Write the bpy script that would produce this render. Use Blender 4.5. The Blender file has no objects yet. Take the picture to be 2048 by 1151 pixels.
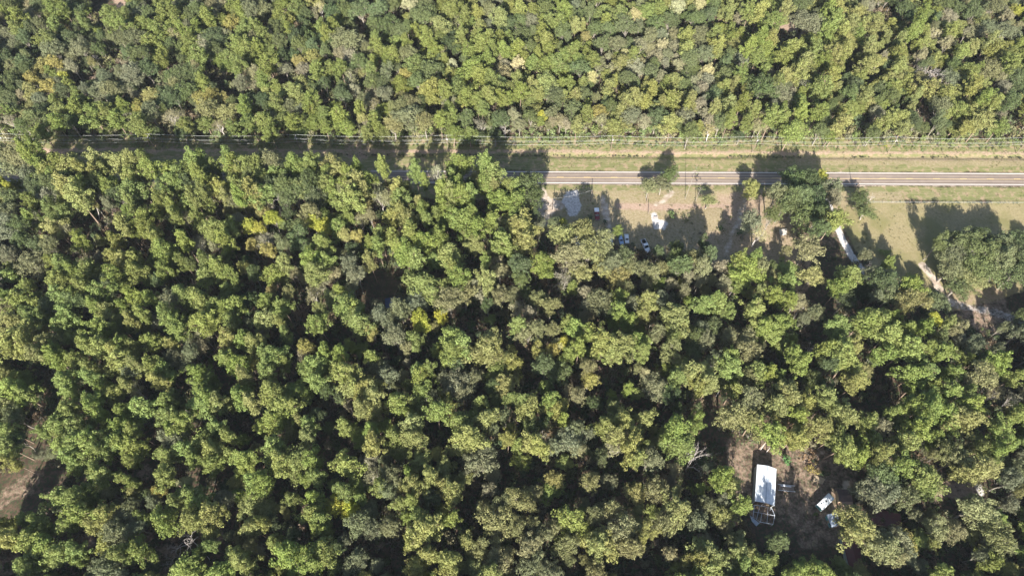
import bpy, math, random
import numpy as np
from mathutils import Vector, Matrix
R_ = math.radians
SC = bpy.context.scene
COL = SC.collection

# ------------------------------------------------------------------ camera
H, PITCH, F = 240.0, 59.0, 1365.0
cam = bpy.data.cameras.new('camera'); camo = bpy.data.objects.new('camera', cam); COL.objects.link(camo)
camo.location = (0, 0, H); camo.rotation_euler = (R_(90 - PITCH), 0, 0)
cam.sensor_width = 36.0; cam.lens = F / 2048 * 36.0; cam.clip_start = 1.0; cam.clip_end = 6000
SC.camera = camo
# ------------------------------------------------------------------ light
HAZE = 0.00004
SUN_EL, SUN_AZ = 30.5, 7.4      # elevation; shadows run this many degrees right of straight up
w = bpy.data.worlds.new('World'); SC.world = w; w.use_nodes = True
nt = w.node_tree; bg = nt.nodes['Background']
sky = nt.nodes.new('ShaderNodeTexSky'); sky.sky_type = 'NISHITA'; sky.sun_disc = False
sky.sun_elevation = R_(SUN_EL); sky.sun_rotation = R_(180 + SUN_AZ); sky.dust_density = 1.0
nt.links.new(sky.outputs[0], bg.inputs[0]); bg.inputs[1].default_value = 0.08
sl = bpy.data.lights.new('sun', 'SUN'); sl.energy = 5.0; sl.angle = R_(0.5); sl.color = (1.0, 0.955, 0.88)
so = bpy.data.objects.new('sun', sl); COL.objects.link(so)
sdir = Vector((math.sin(R_(SUN_AZ)) * math.cos(R_(SUN_EL)), math.cos(R_(SUN_AZ)) * math.cos(R_(SUN_EL)), -math.sin(R_(SUN_EL))))
so.rotation_euler = sdir.to_track_quat('-Z', 'Y').to_euler(); so.location = (0, -50, 200)
SC.view_settings.view_transform = 'Standard'; SC.view_settings.look = 'None'
SC.view_settings.gamma = 1.0; SC.view_settings.exposure = 1.42
SC.cycles.max_bounces = 4; SC.cycles.diffuse_bounces = 3; SC.cycles.transmission_bounces = 3

# ------------------------------------------------------------------ pixel <-> world
_a = R_(PITCH)
fw = Vector((0, math.cos(_a), -math.sin(_a))); up = Vector((0, math.sin(_a), math.cos(_a)))
def W(px, py, z=0.0):
    d = fw * F + Vector((1, 0, 0)) * (px - 1024) + up * (575.5 - py)
    t = (z - H) / d.z
    return (d.x * t, d.y * t)
def P(x, y, z):
    v = Vector((x, y, z - H)); dz = v.dot(fw)
    return (1024 + F * v.x / dz, 575.5 - F * v.dot(up) / dz, dz)

# ------------------------------------------------------------------ helpers
def tag(o, label=None, cat=None, group=None, kind=None):
    if label: o['label'] = label
    if cat: o['category'] = cat
    if group: o['group'] = group
    if kind: o['kind'] = kind
    return o
def empty(name, x, y, z=0, rz=0):
    o = bpy.data.objects.new(name, None); COL.objects.link(o)
    o.location = (x, y, z); o.rotation_euler = (0, 0, rz); o.empty_display_size = 0.5
    return o
def link_mesh(name, me, parent=None):
    o = bpy.data.objects.new(name, me); COL.objects.link(o)
    if parent: o.parent = parent
    return o
class MB:
    def __init__(s): s.v = []; s.f = []
    def add(s, vs, fs):
        b = len(s.v); s.v += [tuple(v) for v in vs]; s.f += [tuple(b + i for i in f) for f in fs]; return s
    def box(s, x0, x1, y0, y1, z0, z1, tx=0, ty=0):
        vs = [(x0, y0, z0), (x1, y0, z0), (x1, y1, z0), (x0, y1, z0), (x0 + tx, y0 + ty, z1), (x1 - tx, y0 + ty, z1), (x1 - tx, y1 - ty, z1), (x0 + tx, y1 - ty, z1)]
        return s.add(vs, [(0, 3, 2, 1), (4, 5, 6, 7), (0, 1, 5, 4), (1, 2, 6, 5), (2, 3, 7, 6), (3, 0, 4, 7)])
    def tube(s, pts, rad, n=6, caps=True):
        pts = [Vector(p) for p in pts]; rad = rad if isinstance(rad, (list, tuple)) else [rad] * len(pts)
        vs = []; fs = []
        for i, p in enumerate(pts):
            d = (pts[min(i + 1, len(pts) - 1)] - pts[max(i - 1, 0)]).normalized()
            a = d.orthogonal().normalized(); b = d.cross(a)
            for k in range(n):
                t = 2 * math.pi * k / n; vs.append(p + (a * math.cos(t) + b * math.sin(t)) * rad[i])
        for i in range(len(pts) - 1):
            for k in range(n):
                k2 = (k + 1) % n; fs.append((i * n + k, i * n + k2, (i + 1) * n + k2, (i + 1) * n + k))
        if caps: fs.append(tuple(range(n - 1, -1, -1))); fs.append(tuple((len(pts) - 1) * n + k for k in range(n)))
        return s.add(vs, fs)
    def prism(s, poly, z0, z1):   # poly list of (x,y)
        n = len(poly)
        vs = [(x, y, z0) for x, y in poly] + [(x, y, z1) for x, y in poly]
        return s.add(vs, [tuple(range(n - 1, -1, -1)), tuple(range(n, 2 * n))] + [(k, (k + 1) % n, n + (k + 1) % n, n + k) for k in range(n)])
    def side(s, poly, y0, y1):    # profile in xz extruded along y
        n = len(poly)
        vs = [(x, y0, z) for x, z in poly] + [(x, y1, z) for x, z in poly]
        return s.add(vs, [tuple(range(n)), tuple(range(2 * n - 1, n - 1, -1))] + [(k, n + k, n + (k + 1) % n, (k + 1) % n) for k in range(n)])
    def build(s, name, mat, parent=None, bevel=0):
        me = bpy.data.meshes.new(name); me.from_pydata(s.v, [], s.f); me.materials.append(mat)
        o = link_mesh(name, me, parent)
        if bevel:
            m = o.modifiers.new('b', 'BEVEL'); m.width = bevel; m.segments = 2
        return o

def nmat(name):
    m = bpy.data.materials.new(name); m.use_nodes = True
    return m, m.node_tree, m.node_tree.nodes['Principled BSDF']
def simple(name, c, rough=0.6, metal=0.0, var=0.18, scale=1.5, spec=0.4):
    m, t, b = nmat(name)
    g = t.nodes.new('ShaderNodeNewGeometry'); n = t.nodes.new('ShaderNodeTexNoise'); n.inputs['Scale'].default_value = scale; n.inputs['Detail'].default_value = 6
    t.links.new(g.outputs['Position'], n.inputs['Vector'])
    mx = t.nodes.new('ShaderNodeMix'); mx.data_type = 'RGBA'
    mx.inputs[6].default_value = (*[x * (1 - var) for x in c], 1); mx.inputs[7].default_value = (*[min(1, x * (1 + var)) for x in c], 1)
    t.links.new(n.outputs[0], mx.inputs[0]); t.links.new(mx.outputs[2], b.inputs['Base Color'])
    b.inputs['Roughness'].default_value = rough; b.inputs['Metallic'].default_value = metal; b.inputs['Specular IOR Level'].default_value = spec
    return m

# ------------------------------------------------------------------ ground (one terrain cut into named areas)
def mat_ground():
    m, t, b = nmat('ground_surface'); N = t.nodes; L = t.links
    geo = N.new('ShaderNodeNewGeometry')
    def noise(sc, det=8, rough=.6, stretch=None):
        n = N.new('ShaderNodeTexNoise'); n.inputs['Scale'].default_value = sc; n.inputs['Detail'].default_value = det; n.inputs['Roughness'].default_value = rough
        if stretch:
            mp = N.new('ShaderNodeMapping'); mp.inputs['Scale'].default_value = stretch; L.new(geo.outputs['Position'], mp.inputs[0]); L.new(mp.outputs[0], n.inputs['Vector'])
        else: L.new(geo.outputs['Position'], n.inputs['Vector'])
        return n
    def col2(a, c, fac):
        x = N.new('ShaderNodeMix'); x.data_type = 'RGBA'
        for i, q in ((6, a), (7, c)):
            if isinstance(q, tuple): x.inputs[i].default_value = (*q, 1)
            else: L.new(q, x.inputs[i])
        L.new(fac, x.inputs[0]); return x.outputs[2]
    def ramp(fac, lo, hi):
        r = N.new('ShaderNodeMapRange'); r.inputs[1].default_value = lo; r.inputs[2].default_value = hi; r.interpolation_type = 'SMOOTHSTEP'
        L.new(fac, r.inputs[0]); return r.outputs[0]
    n1 = noise(.35, 10, .65); n2 = noise(1.1, 9, .75); n3 = noise(.08, 5, .6); n4 = noise(1.0, 6, .6, (.12, 1.0, 1.0)); n5 = noise(.9, 5, .75)
    f1 = ramp(n1.outputs[0], .35, .65); f2 = ramp(n2.outputs[0], .35, .65); f3 = ramp(n3.outputs[0], .4, .6); f4 = ramp(n4.outputs[0], .35, .65); f5 = ramp(n5.outputs[0], .52, .66)
    litter = col2(col2((.055, .037, .027), (.13, .085, .06), f1), (.045, .06, .028), ramp(n5.outputs[0], .46, .58))
    green = col2(col2((.15, .16, .06), (.225, .205, .10), f4), (.30, .225, .14), ramp(n1.outputs[0], .48, .62))
    dry = col2(col2((.235, .185, .10), (.32, .265, .165), f2), (.20, .19, .08), ramp(n1.outputs[0], .5, .7))
    field = col2(col2((.225, .185, .095), (.30, .25, .14), f2), (.20, .18, .08), f3)
    pink = col2(col2((.29, .20, .145), (.38, .28, .21), f2), (.20, .17, .08), ramp(n1.outputs[0], .58, .7))
    sand = col2((.32, .25, .19), (.52, .44, .36), f1)
    white = col2((.34, .31, .28), (.62, .59, .56), f2)
    a1 = N.new('ShaderNodeAttribute'); a1.attribute_name = 'wa'; a2 = N.new('ShaderNodeAttribute'); a2.attribute_name = 'wb'
    s1 = N.new('ShaderNodeSeparateColor'); s2 = N.new('ShaderNodeSeparateColor'); L.new(a1.outputs[0], s1.inputs[0]); L.new(a2.outputs[0], s2.inputs[0])
    cur = litter
    for out, c in ((s1.outputs[0], green), (s1.outputs[1], dry), (s1.outputs[2], field), (s2.outputs[0], pink), (s2.outputs[1], sand), (s2.outputs[2], white)):
        ad = N.new('ShaderNodeMath'); ad.operation = 'MULTIPLY_ADD'; L.new(n2.outputs[0], ad.inputs[0]); ad.inputs[1].default_value = .5; L.new(out, ad.inputs[2])
        ad2 = N.new('ShaderNodeMath'); ad2.operation = 'MULTIPLY_ADD'; L.new(n1.outputs[0], ad2.inputs[0]); ad2.inputs[1].default_value = .6; L.new(ad.outputs[0], ad2.inputs[2])
        cur = col2(cur, c, ramp(ad2.outputs[0], .90, 1.22))
    L.new(cur, b.inputs['Base Color']); b.inputs['Roughness'].default_value = .95; b.inputs['Specular IOR Level'].default_value = .1
    bp = N.new('ShaderNodeBump'); bp.inputs['Strength'].default_value = .5; bp.inputs['Distance'].default_value = .25; L.new(n2.outputs[0], bp.inputs['Height']); L.new(bp.outputs[0], b.inputs['Normal'])
    return m
M_GROUND = mat_ground()
rng = np.random.default_rng(7)
def vnoise(x, y, s, seed=0):
    g = np.random.default_rng(100 + seed).random((256, 256))
    X = x / s + 1000; Y = y / s + 1000; xi = np.floor(X).astype(int); yi = np.floor(Y).astype(int); fx = X - xi; fy = Y - yi
    fx = fx * fx * (3 - 2 * fx); fy = fy * fy * (3 - 2 * fy)
    a = g[xi % 256, yi % 256]; b = g[(xi + 1) % 256, yi % 256]; c = g[xi % 256, (yi + 1) % 256]; d = g[(xi + 1) % 256, (yi + 1) % 256]
    return a * (1 - fx) * (1 - fy) + b * fx * (1 - fy) + c * (1 - fx) * fy + d * fx * fy
def sdist(x, y, poly):   # signed distance, + inside
    d = np.full(x.shape, 1e9); ins = np.zeros(x.shape, bool); n = len(poly)
    for i in range(n):
        ax, ay = poly[i]; bx, by = poly[(i + 1) % n]; ex, ey = bx - ax, by - ay
        t = np.clip(((x - ax) * ex + (y - ay) * ey) / (ex * ex + ey * ey + 1e-9), 0, 1)
        d = np.minimum(d, np.hypot(x - ax - t * ex, y - ay - t * ey))
        if abs(by - ay) > 1e-9:
            ins ^= ((ay > y) != (by > y)) & (x < ex * (y - ay) / ey + ax)
    return np.where(ins, d, -d)
def pdist(x, y, line):
    d = np.full(x.shape, 1e9)
    for (ax, ay), (bx, by) in zip(line[:-1], line[1:]):
        ex, ey = bx - ax, by - ay; t = np.clip(((x - ax) * ex + (y - ay) * ey) / (ex * ex + ey * ey), 0, 1)
        d = np.minimum(d, np.hypot(x - ax - t * ex, y - ay - t * ey))
    return d
def PX(pts): return [W(a, b) for a, b in pts]
# road axis
RA, RB = Vector(W(1000, 354.3)), Vector(W(2048, 358.4))
rdir = (RB - RA).normalized(); rn = Vector((-rdir.y, rdir.x))
def road_s(x, y): return (x - RA.x) * rn.x + (y - RA.y) * rn.y      # + is north
def on_road(u, s): p = RA + rdir * u + rn * s; return (p.x, p.y)
gx = np.arange(-340, 341, 1.0); gy = np.arange(2, 391, 1.0)
X, Y = np.meshgrid(gx, gy, indexing='ij')
S = road_s(X, Y)
wob = (vnoise(X, Y, 5, 1) - .5) * 3.0 + (vnoise(X, Y, 14, 2) - .5) * 4.0
U = (X - RA.x) * rdir.x + (Y - RA.y) * rdir.y
def soft(d, k=2.0): return np.clip(.5 + d / (2 * k), 0, 1)
Wt = {k: np.zeros(X.shape) for k in ('green', 'dry', 'field', 'pink', 'sand', 'white')}
def put(k, d, amt=1.0, soften=1.5):
    Wt[k] = np.maximum(Wt[k], soft(d, soften) * amt)
def band(s0, s1): return np.minimum(S - s0, s1 - S)
# north verge: mown grass, tan belt, ditch, pink dirt, weeds
sw = S + wob * .35
put('green', np.minimum(sw - 3.2, 19.5 - sw) , .78)
put('dry', np.where(X > 130, np.minimum(sw - 6.5, 14.5 - sw), np.minimum(sw - 8.5, 11 - sw)), .62)
put('pink', np.minimum(sw - 13.9, 17.2 - sw), .60, 1.2)
put('pink', np.where(X > 120, np.minimum(sw - 9, 14 - sw), -9), .45)
put('green', np.minimum(sw - 18.0, 25 - sw), .8)
put('sand', np.minimum(S - 3.0, 4.2 - S) + wob * .08, .62, .5)
put('sand', np.minimum(-2.9 - S, S + 4.6) + wob * .12, .62, .6)
# south verge
put('green', np.where(X > -250, np.minimum(-3.8 - sw, sw + 13), -9), .72)
put('dry', np.where((X > 0) & (X < 175), np.minimum(-7 - sw, sw + 30), -9), .70)
put('dry', np.where(X > 168, np.minimum(-4.8 - sw, sw + 8), -9), .35)
fieldpoly = PX([(1700, 403), (2120, 402), (2140, 520), (2070, 585), (1900, 625), (1780, 560), (1712, 500), (1680, 440)])
put('field', sdist(X, Y, fieldpoly) + wob * .5, .9)
put('dry', np.minimum(sdist(X, Y, PX([(1060, 378), (1560, 378), (1600, 470), (1600, 560), (1490, 560), (1330, 520), (1080, 470)])) + wob, 9), .66)
put('pink', sdist(X, Y, PX([(1380, 480), (1480, 420), (1580, 420), (1640, 480), (1610, 620), (1560, 620), (1500, 560), (1380, 540)])) + wob, .48)
put('pink', sdist(X, Y, PX([(1420, 378), (1530, 374), (1540, 420), (1520, 470), (1460, 470)])) + wob, .55)
put('green', sdist(X, Y, PX([(1340, 385), (1420, 385), (1410, 402), (1345, 402)])) + wob * .5, .5)
put('pink', sdist(X, Y, PX([(1230, 406), (1470, 404), (1480, 416), (1330, 424), (1235, 418)])) + wob * .4, .75)
put('white', sdist(X, Y, PX([(1132, 381), (1158, 378), (1163, 412), (1152, 430), (1138, 432), (1122, 402)])) + wob * .4, .8, 1.2)
put('sand', sdist(X, Y, PX([(1086, 372), (1100, 395), (1135, 404), (1132, 414), (1108, 430), (1095, 452), (1078, 452), (1070, 400)])) + wob * .35, .8)
put('sand', 2.2 - pdist(X, Y, PX([(1205, 395), (1212, 430), (1220, 470)])) + wob * .3, .62)
put('white', sdist(X, Y, PX([(1303, 426), (1312, 424), (1318, 440), (1325, 438), (1336, 445), (1332, 461), (1306, 457)])) + wob * .25, .95, 1.0)
put('sand', 1.7 - pdist(X, Y, PX([(1312, 408), (1330, 400), (1342, 384)])) + wob * .3, .75)
put('sand', 2.0 - pdist(X, Y, PX([(1495, 374), (1490, 400), (1480, 440), (1462, 470), (1450, 520)])) + wob * .5, .62)
put('white', 1.5 - pdist(X, Y, PX([(1655, 400), (1668, 440), (1684, 478), (1712, 525), (1745, 560)])) + wob * .12, .9, .8)
put('sand', 1.6 - pdist(X, Y, PX([(1845, 530), (1870, 560), (1885, 590), (1905, 606)])) + wob * .2, .85, .9)
put('white', 2.6 - pdist(X, Y, PX([(1880, 604), (1930, 612), (1980, 622), (2060, 645)])) + wob * .25, .5, 1.2)  # lane gravel toned down in colour to stand in for the tree group's shade
put('pink', sdist(X, Y, PX([(1890, 575), (2010, 560), (2040, 640), (1990, 680), (1900, 640)])) + wob, .5)  # dirt around the lane, its tint also lowered for that tree shade
put('pink', sdist(X, Y, PX([(1190, 400), (1700, 378), (1680, 480), (1600, 560), (1330, 520), (1200, 470)])) + wob, .40)
# yard at lower right
put('pink', sdist(X, Y, PX([(1440, 872), (1560, 880), (1650, 885), (1715, 930), (1705, 1000), (1690, 1090), (1600, 1100), (1570, 1060), (1490, 1030), (1440, 950)])) + wob, .47)
put('dry', sdist(X, Y, PX([(1570, 960), (1710, 930), (1690, 1150), (1560, 1150)])) + wob, .34)
put('sand', sdist(X, Y, PX([(1683, 960), (1698, 958), (1700, 984), (1682, 984)])) + wob * .1, .75, .8)
put('sand', 1.2 - pdist(X, Y, PX([(1610, 922), (1645, 905)])) + wob * .2, .6)
put('white', 1.3 - pdist(X, Y, PX([(1944, 946), (1952, 962), (1962, 984)])) + wob * .1, .9, .8)
put('pink', sdist(X, Y, PX([(1835, 970), (1960, 950), (1965, 995), (1850, 1010)])) + wob * .4, .62)
# lower left ride and bare spots
put('pink', sdist(X, Y, PX([(66, 925), (104, 938), (70, 1000), (22, 1012), (-40, 1060), (-60, 1020)])) + wob * .4, .45)
put('sand', sdist(X, Y, PX([(150, 812), (160, 785), (178, 780), (166, 800), (158, 815)])) + wob * .1, .9, .8)
put('pink', sdist(X, Y, PX([(96, 868), (118, 872), (112, 900), (90, 890)])) + wob * .2, .7)
for c in ((175, 1085, 22), (18, 1130, 26), (130, 1145, 24), (290, 945, 22), (430, 1075, 20), (270, 1085, 30), (330, 1120, 30), (305, 985, 20), (300, 540, 16), (760, 522, 18), (715, 300, 40), (816, 722, 8), (1535, 1000, 10), (960, 590, 8)):
    a, b = W(c[0], c[1]); put('pink', c[2] * .19 - np.hypot(X - a, Y - b) + wob * .5, .55)
put('pink', sdist(X, Y, PX([(1552, 38), (1592, 40), (1597, 66), (1560, 58)])) + wob * .2, .95)
put('pink', 4 - pdist(X, Y, PX([(232, -20), (250, 20), (262, 55)])) + wob * .4, .7)
put('pink', 3 - pdist(X, Y, PX([(-40, 290), (20, 300), (120, 310)])) + wob * .4, .7)
put('dry', sdist(X, Y, PX([(1795, 225), (1860, 225), (1860, 272), (1790, 272)])) + wob, .5)
put('pink', 3.0 - np.hypot(X - W(1745, 18)[0], Y - W(1745, 18)[1]), .8)
Z = (vnoise(X, Y, 9, 5) - .5) * .35 + (vnoise(X, Y, 3, 6) - .5) * .12
Z *= np.clip((np.abs(S) - 4) / 4, 0, 1)
Z -= .75 * np.exp(-((S - 13.2 + wob * .08) / 1.0) ** 2)
# area of each cell
Sc = S[:-1, :-1]; reg = np.zeros(Sc.shape, int)          # 0 forest_floor
reg[(Sc > -14) & (Sc < 25)] = 1                           # grass_verge
def cells(k, th): return Wt[k][:-1, :-1] > th
XC, YC = X[:-1, :-1], Y[:-1, :-1]
reg[sdist(XC, YC, PX([(1060, 400), (1600, 400), (1620, 520), (1600, 600), (1330, 540), (1080, 480)])) > 0] = 2  # homestead yard
reg[sdist(XC, YC, fieldpoly) > 0] = 3
reg[sdist(XC, YC, PX([(1440, 872), (1650, 880), (1715, 930), (1700, 1151), (1560, 1151), (1490, 1030), (1440, 950)])) > 0] = 4
reg[cells('white', .5) | (cells('sand', .5) & (np.abs(Sc) > 5.5))] = 5
reg[sdist(XC, YC, PX([(60, 925), (104, 938), (70, 1000), (22, 1015), (-30, 1010)])) > 0] = 6
names = {0: 'forest_floor', 1: 'grass_verge', 2: 'sandy_lot', 3: 'hay_field', 4: 'dirt_yard', 5: 'sand_driveway', 6: 'dirt_track'}
nx, ny = X.shape
for rid, nm in names.items():
    ii, jj = np.nonzero(reg == rid)
    q = np.stack([ii * ny + jj, (ii + 1) * ny + jj, (ii + 1) * ny + jj + 1, ii * ny + jj + 1], 1)
    used, inv = np.unique(q, return_inverse=True); q = inv.reshape(q.shape)
    me = bpy.data.meshes.new(nm)
    me.vertices.add(len(used)); me.vertices.foreach_set('co', np.stack([X.ravel()[used], Y.ravel()[used], Z.ravel()[used]], 1).ravel())
    me.loops.add(q.size); me.loops.foreach_set('vertex_index', q.ravel())
    me.polygons.add(len(q)); me.polygons.foreach_set('loop_start', np.arange(0, q.size, 4)); me.polygons.foreach_set('use_smooth', np.ones(len(q), bool))
    for an, ks in (('wa', ('green', 'dry', 'field')), ('wb', ('pink', 'sand', 'white'))):
        a = me.attributes.new(an, 'FLOAT_COLOR', 'POINT')
        a.data.foreach_set('color', np.stack([Wt[k].ravel()[used] for k in ks] + [np.ones(len(used))], 1).astype(np.float32).ravel())
    me.materials.append(M_GROUND); me.update()
    tag(link_mesh(nm, me), kind='structure')
mb = MB()
for (a, b, c, d) in ((-3000, 3000, 390, 3000), (-3000, 3000, -2000, 2), (-3000, -340, 2, 390), (340, 3000, 2, 390)):
    mb.add([(a, c, 0), (b, c, 0), (b, d, 0), (a, d, 0)], [(0, 1, 2, 3)])
tag(mb.build('ground', M_GROUND), kind='structure')

# ------------------------------------------------------------------ road
def mat_asphalt():
    m, t, b = nmat('asphalt'); N = t.nodes; L = t.links
    tc = N.new('ShaderNodeTexCoord'); mp = N.new('ShaderNodeMapping'); mp.inputs['Scale'].default_value = (.02, 1.1, 1); L.new(tc.outputs['Object'], mp.inputs[0])
    n = N.new('ShaderNodeTexNoise'); n.inputs['Scale'].default_value = 1.0; n.inputs['Detail'].default_value = 4; L.new(mp.outputs[0], n.inputs['Vector'])
    sp = N.new('ShaderNodeSeparateXYZ'); L.new(tc.outputs['Object'], sp.inputs[0])
    wv = N.new('ShaderNodeMath'); wv.operation = 'MULTIPLY'; wv.inputs[1].default_value = 4.1; L.new(sp.outputs[1], wv.inputs[0])
    sn = N.new('ShaderNodeMath'); sn.operation = 'COSINE'; L.new(wv.outputs[0], sn.inputs[0])
    ad = N.new('ShaderNodeMath'); ad.operation = 'MULTIPLY_ADD'; L.new(sn.outputs[0], ad.inputs[0]); ad.inputs[1].default_value = .16; L.new(n.outputs[0], ad.inputs[2])
    r = N.new('ShaderNodeMapRange'); r.inputs[1].default_value = .28; r.inputs[2].default_value = .75; L.new(ad.outputs[0], r.inputs[0])
    n2 = N.new('ShaderNodeTexNoise'); n2.inputs['Scale'].default_value = .35; n2.inputs['Detail'].default_value = 9; L.new(tc.outputs['Object'], n2.inputs['Vector'])
    mx = N.new('ShaderNodeMix'); mx.data_type = 'RGBA'; mx.inputs[6].default_value = (.165, .130, .108, 1); mx.inputs[7].default_value = (.31, .25, .20, 1); L.new(r.outputs[0], mx.inputs[0])
    m2 = N.new('ShaderNodeMix'); m2.data_type = 'RGBA'; m2.blend_type = 'MULTIPLY'; m2.inputs[0].default_value = .5; L.new(mx.outputs[2], m2.inputs[6])
    rr = N.new('ShaderNodeMapRange'); rr.inputs[3].default_value = .6; rr.inputs[4].default_value = 1.4; L.new(n2.outputs[0], rr.inputs[0]); L.new(rr.outputs[0], m2.inputs[7])
    L.new(m2.outputs[2], b.inputs['Base Color']); b.inputs['Roughness'].default_value = .9; b.inputs['Specular IOR Level'].default_value = .2
    return m
rang = math.atan2(rdir.y, rdir.x)
road = empty('road', RA.x, RA.y, 0, rang); tag(road, kind='structure')
MB().box(-520, 520, -4.0, 3.75, -.2, .06).build('asphalt', mat_asphalt(), road)
white = simple('road_paint_white', (.78, .76, .72), .6, var=.12); yellow = simple('road_paint_yellow', (.72, .52, .20), .6, var=.15)
for s in (-3.2, 3.2): MB().box(-520, 520, s - .11, s + .11, .062, .07).build('edge_line', white, road)
MB().box(-520, 520, -.2, -.08, .062, .07).build('centre_line', yellow, road)
mb = MB(); 
for k in range(-42, 43): mb.box(k * 12.19 + 1.5, k * 12.19 + 4.55, .06, .2, .062, .07)
mb.build('dashed_line', yellow, road)

# ------------------------------------------------------------------ leaves and bark
def mat_leaf(name, hue=.0, trans=.24):
    m, t, b = nmat(name); N = t.nodes; L = t.links
    tint = N.new('ShaderNodeAttribute'); tint.attribute_type = 'INSTANCER'; tint.attribute_name = 'tint'
    v = N.new('ShaderNodeAttribute'); v.attribute_name = 'v'
    oi = N.new('ShaderNodeObjectInfo')
    hs = N.new('ShaderNodeHueSaturation'); L.new(tint.outputs['Color'], hs.inputs['Color'])
    mr = N.new('ShaderNodeMapRange'); mr.inputs[3].default_value = .72; mr.inputs[4].default_value = 1.32; L.new(v.outputs['Fac'], mr.inputs[0]); L.new(mr.outputs[0], hs.inputs['Value'])
    mh = N.new('ShaderNodeMapRange'); mh.inputs[3].default_value = .485; mh.inputs[4].default_value = .512; L.new(v.outputs['Fac'], mh.inputs[0]); L.new(mh.outputs[0], hs.inputs['Hue'])
    L.new(hs.outputs[0], b.inputs['Base Color']); b.inputs['Roughness'].default_value = .65; b.inputs['Specular IOR Level'].default_value = .25
    tr = N.new('ShaderNodeBsdfTranslucent'); L.new(hs.outputs[0], tr.inputs[0])
    mx = N.new('ShaderNodeMixShader'); mx.inputs[0].default_value = trans; L.new(b.outputs[0], mx.inputs[1]); L.new(tr.outputs[0], mx.inputs[2])
    L.new(mx.outputs[0], N['Material Output'].inputs[0])
    return m
M_NEEDLE = mat_leaf('pine_needles'); M_LEAF = mat_leaf('broad_leaves'); 
M_PBARK = simple('pine_bark', (.27, .20, .15), .9, var=.3, scale=3, spec=.1); M_OBARK = simple('pale_bark', (.27, .24, .20), .9, var=.3, scale=3, spec=.1)
M_DEAD = simple('dead_wood', (.50, .45, .41), .9, var=.25, scale=3, spec=.1)

ICO = None
def crown_arrays(puffs, nleaf, ls, rg, upb=.35):
    """leaf quads spread over tuft surfaces; returns verts, quads, per-vertex value"""
    V = []; Q = []; A = []; base = 0
    for (c, r, val) in puffs:
        n = max(10, int(nleaf * r * r))
        d = rg.normal(size=(n, 3)); d[:, 2] += upb; d /= np.linalg.norm(d, axis=1)[:, None]
        pos = np.array(c) + d * (r * rg.uniform(.72, 1.12, (n, 1))) * np.array([1, 1, .85])
        nn = d + rg.normal(size=(n, 3)) * .42; nn /= np.linalg.norm(nn, axis=1)[:, None]
        t = np.cross(nn, rg.normal(size=(n, 3))); t /= np.linalg.norm(t, axis=1)[:, None]; bb = np.cross(nn, t)
        s = ls * rg.uniform(.7, 1.35, (n, 1))
        a = t * s; b_ = bb * s * .62
        q = np.stack([pos - a, pos - b_, pos + a, pos + b_], 1).reshape(-1, 3)
        V.append(q); Q.append(base + np.arange(n * 4).reshape(n, 4)); base += n * 4
        A.append(np.repeat(np.clip(val + rg.normal(size=n) * .13, 0, 1), 4))
    return np.concatenate(V), np.concatenate(Q), np.concatenate(A)
def arrays_mesh(name, V, Q, A, mat, extra=None, mat2=None):
    me = bpy.data.meshes.new(name)
    nv = len(V); nq = len(Q)
    if extra is not None and extra.v:
        EV = np.array(extra.v); EF = [[nv + i for i in f] for f in extra.f if len(f) == 4]
        V = np.concatenate([V, EV]); A = np.concatenate([A, np.zeros(len(EV))]); Q = np.concatenate([Q, np.array(EF)])
    me.vertices.add(len(V)); me.vertices.foreach_set('co', V.astype(np.float32).ravel())
    me.loops.add(Q.size); me.loops.foreach_set('vertex_index', Q.ravel().astype(np.int32))
    me.polygons.add(len(Q)); me.polygons.foreach_set('loop_start', np.arange(0, Q.size, 4))
    a = me.attributes.new('v', 'FLOAT', 'POINT'); a.data.foreach_set('value', A.astype(np.float32))
    me.materials.append(mat)
    if mat2:
        me.materials.append(mat2); mi = np.zeros(len(Q), np.int32); mi[nq:] = 1; me.polygons.foreach_set('material_index', mi)
    me.update(); return me
def limb(mb, p0, p1, r0, r1, rg, n=5, bend=.12, seg=4):
    p0 = np.array(p0); p1 = np.array(p1); L = np.linalg.norm(p1 - p0); off = rg.normal(size=3) * L * bend
    pts = [p0 + (p1 - p0) * t + off * math.sin(math.pi * t) for t in np.linspace(0, 1, seg + 1)]
    mb.tube(pts, [r0 + (r1 - r0) * t for t in np.linspace(0, 1, seg + 1)], n, caps=False); return pts
PH, PR = 20.0, 4.0   # pine prototype
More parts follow.
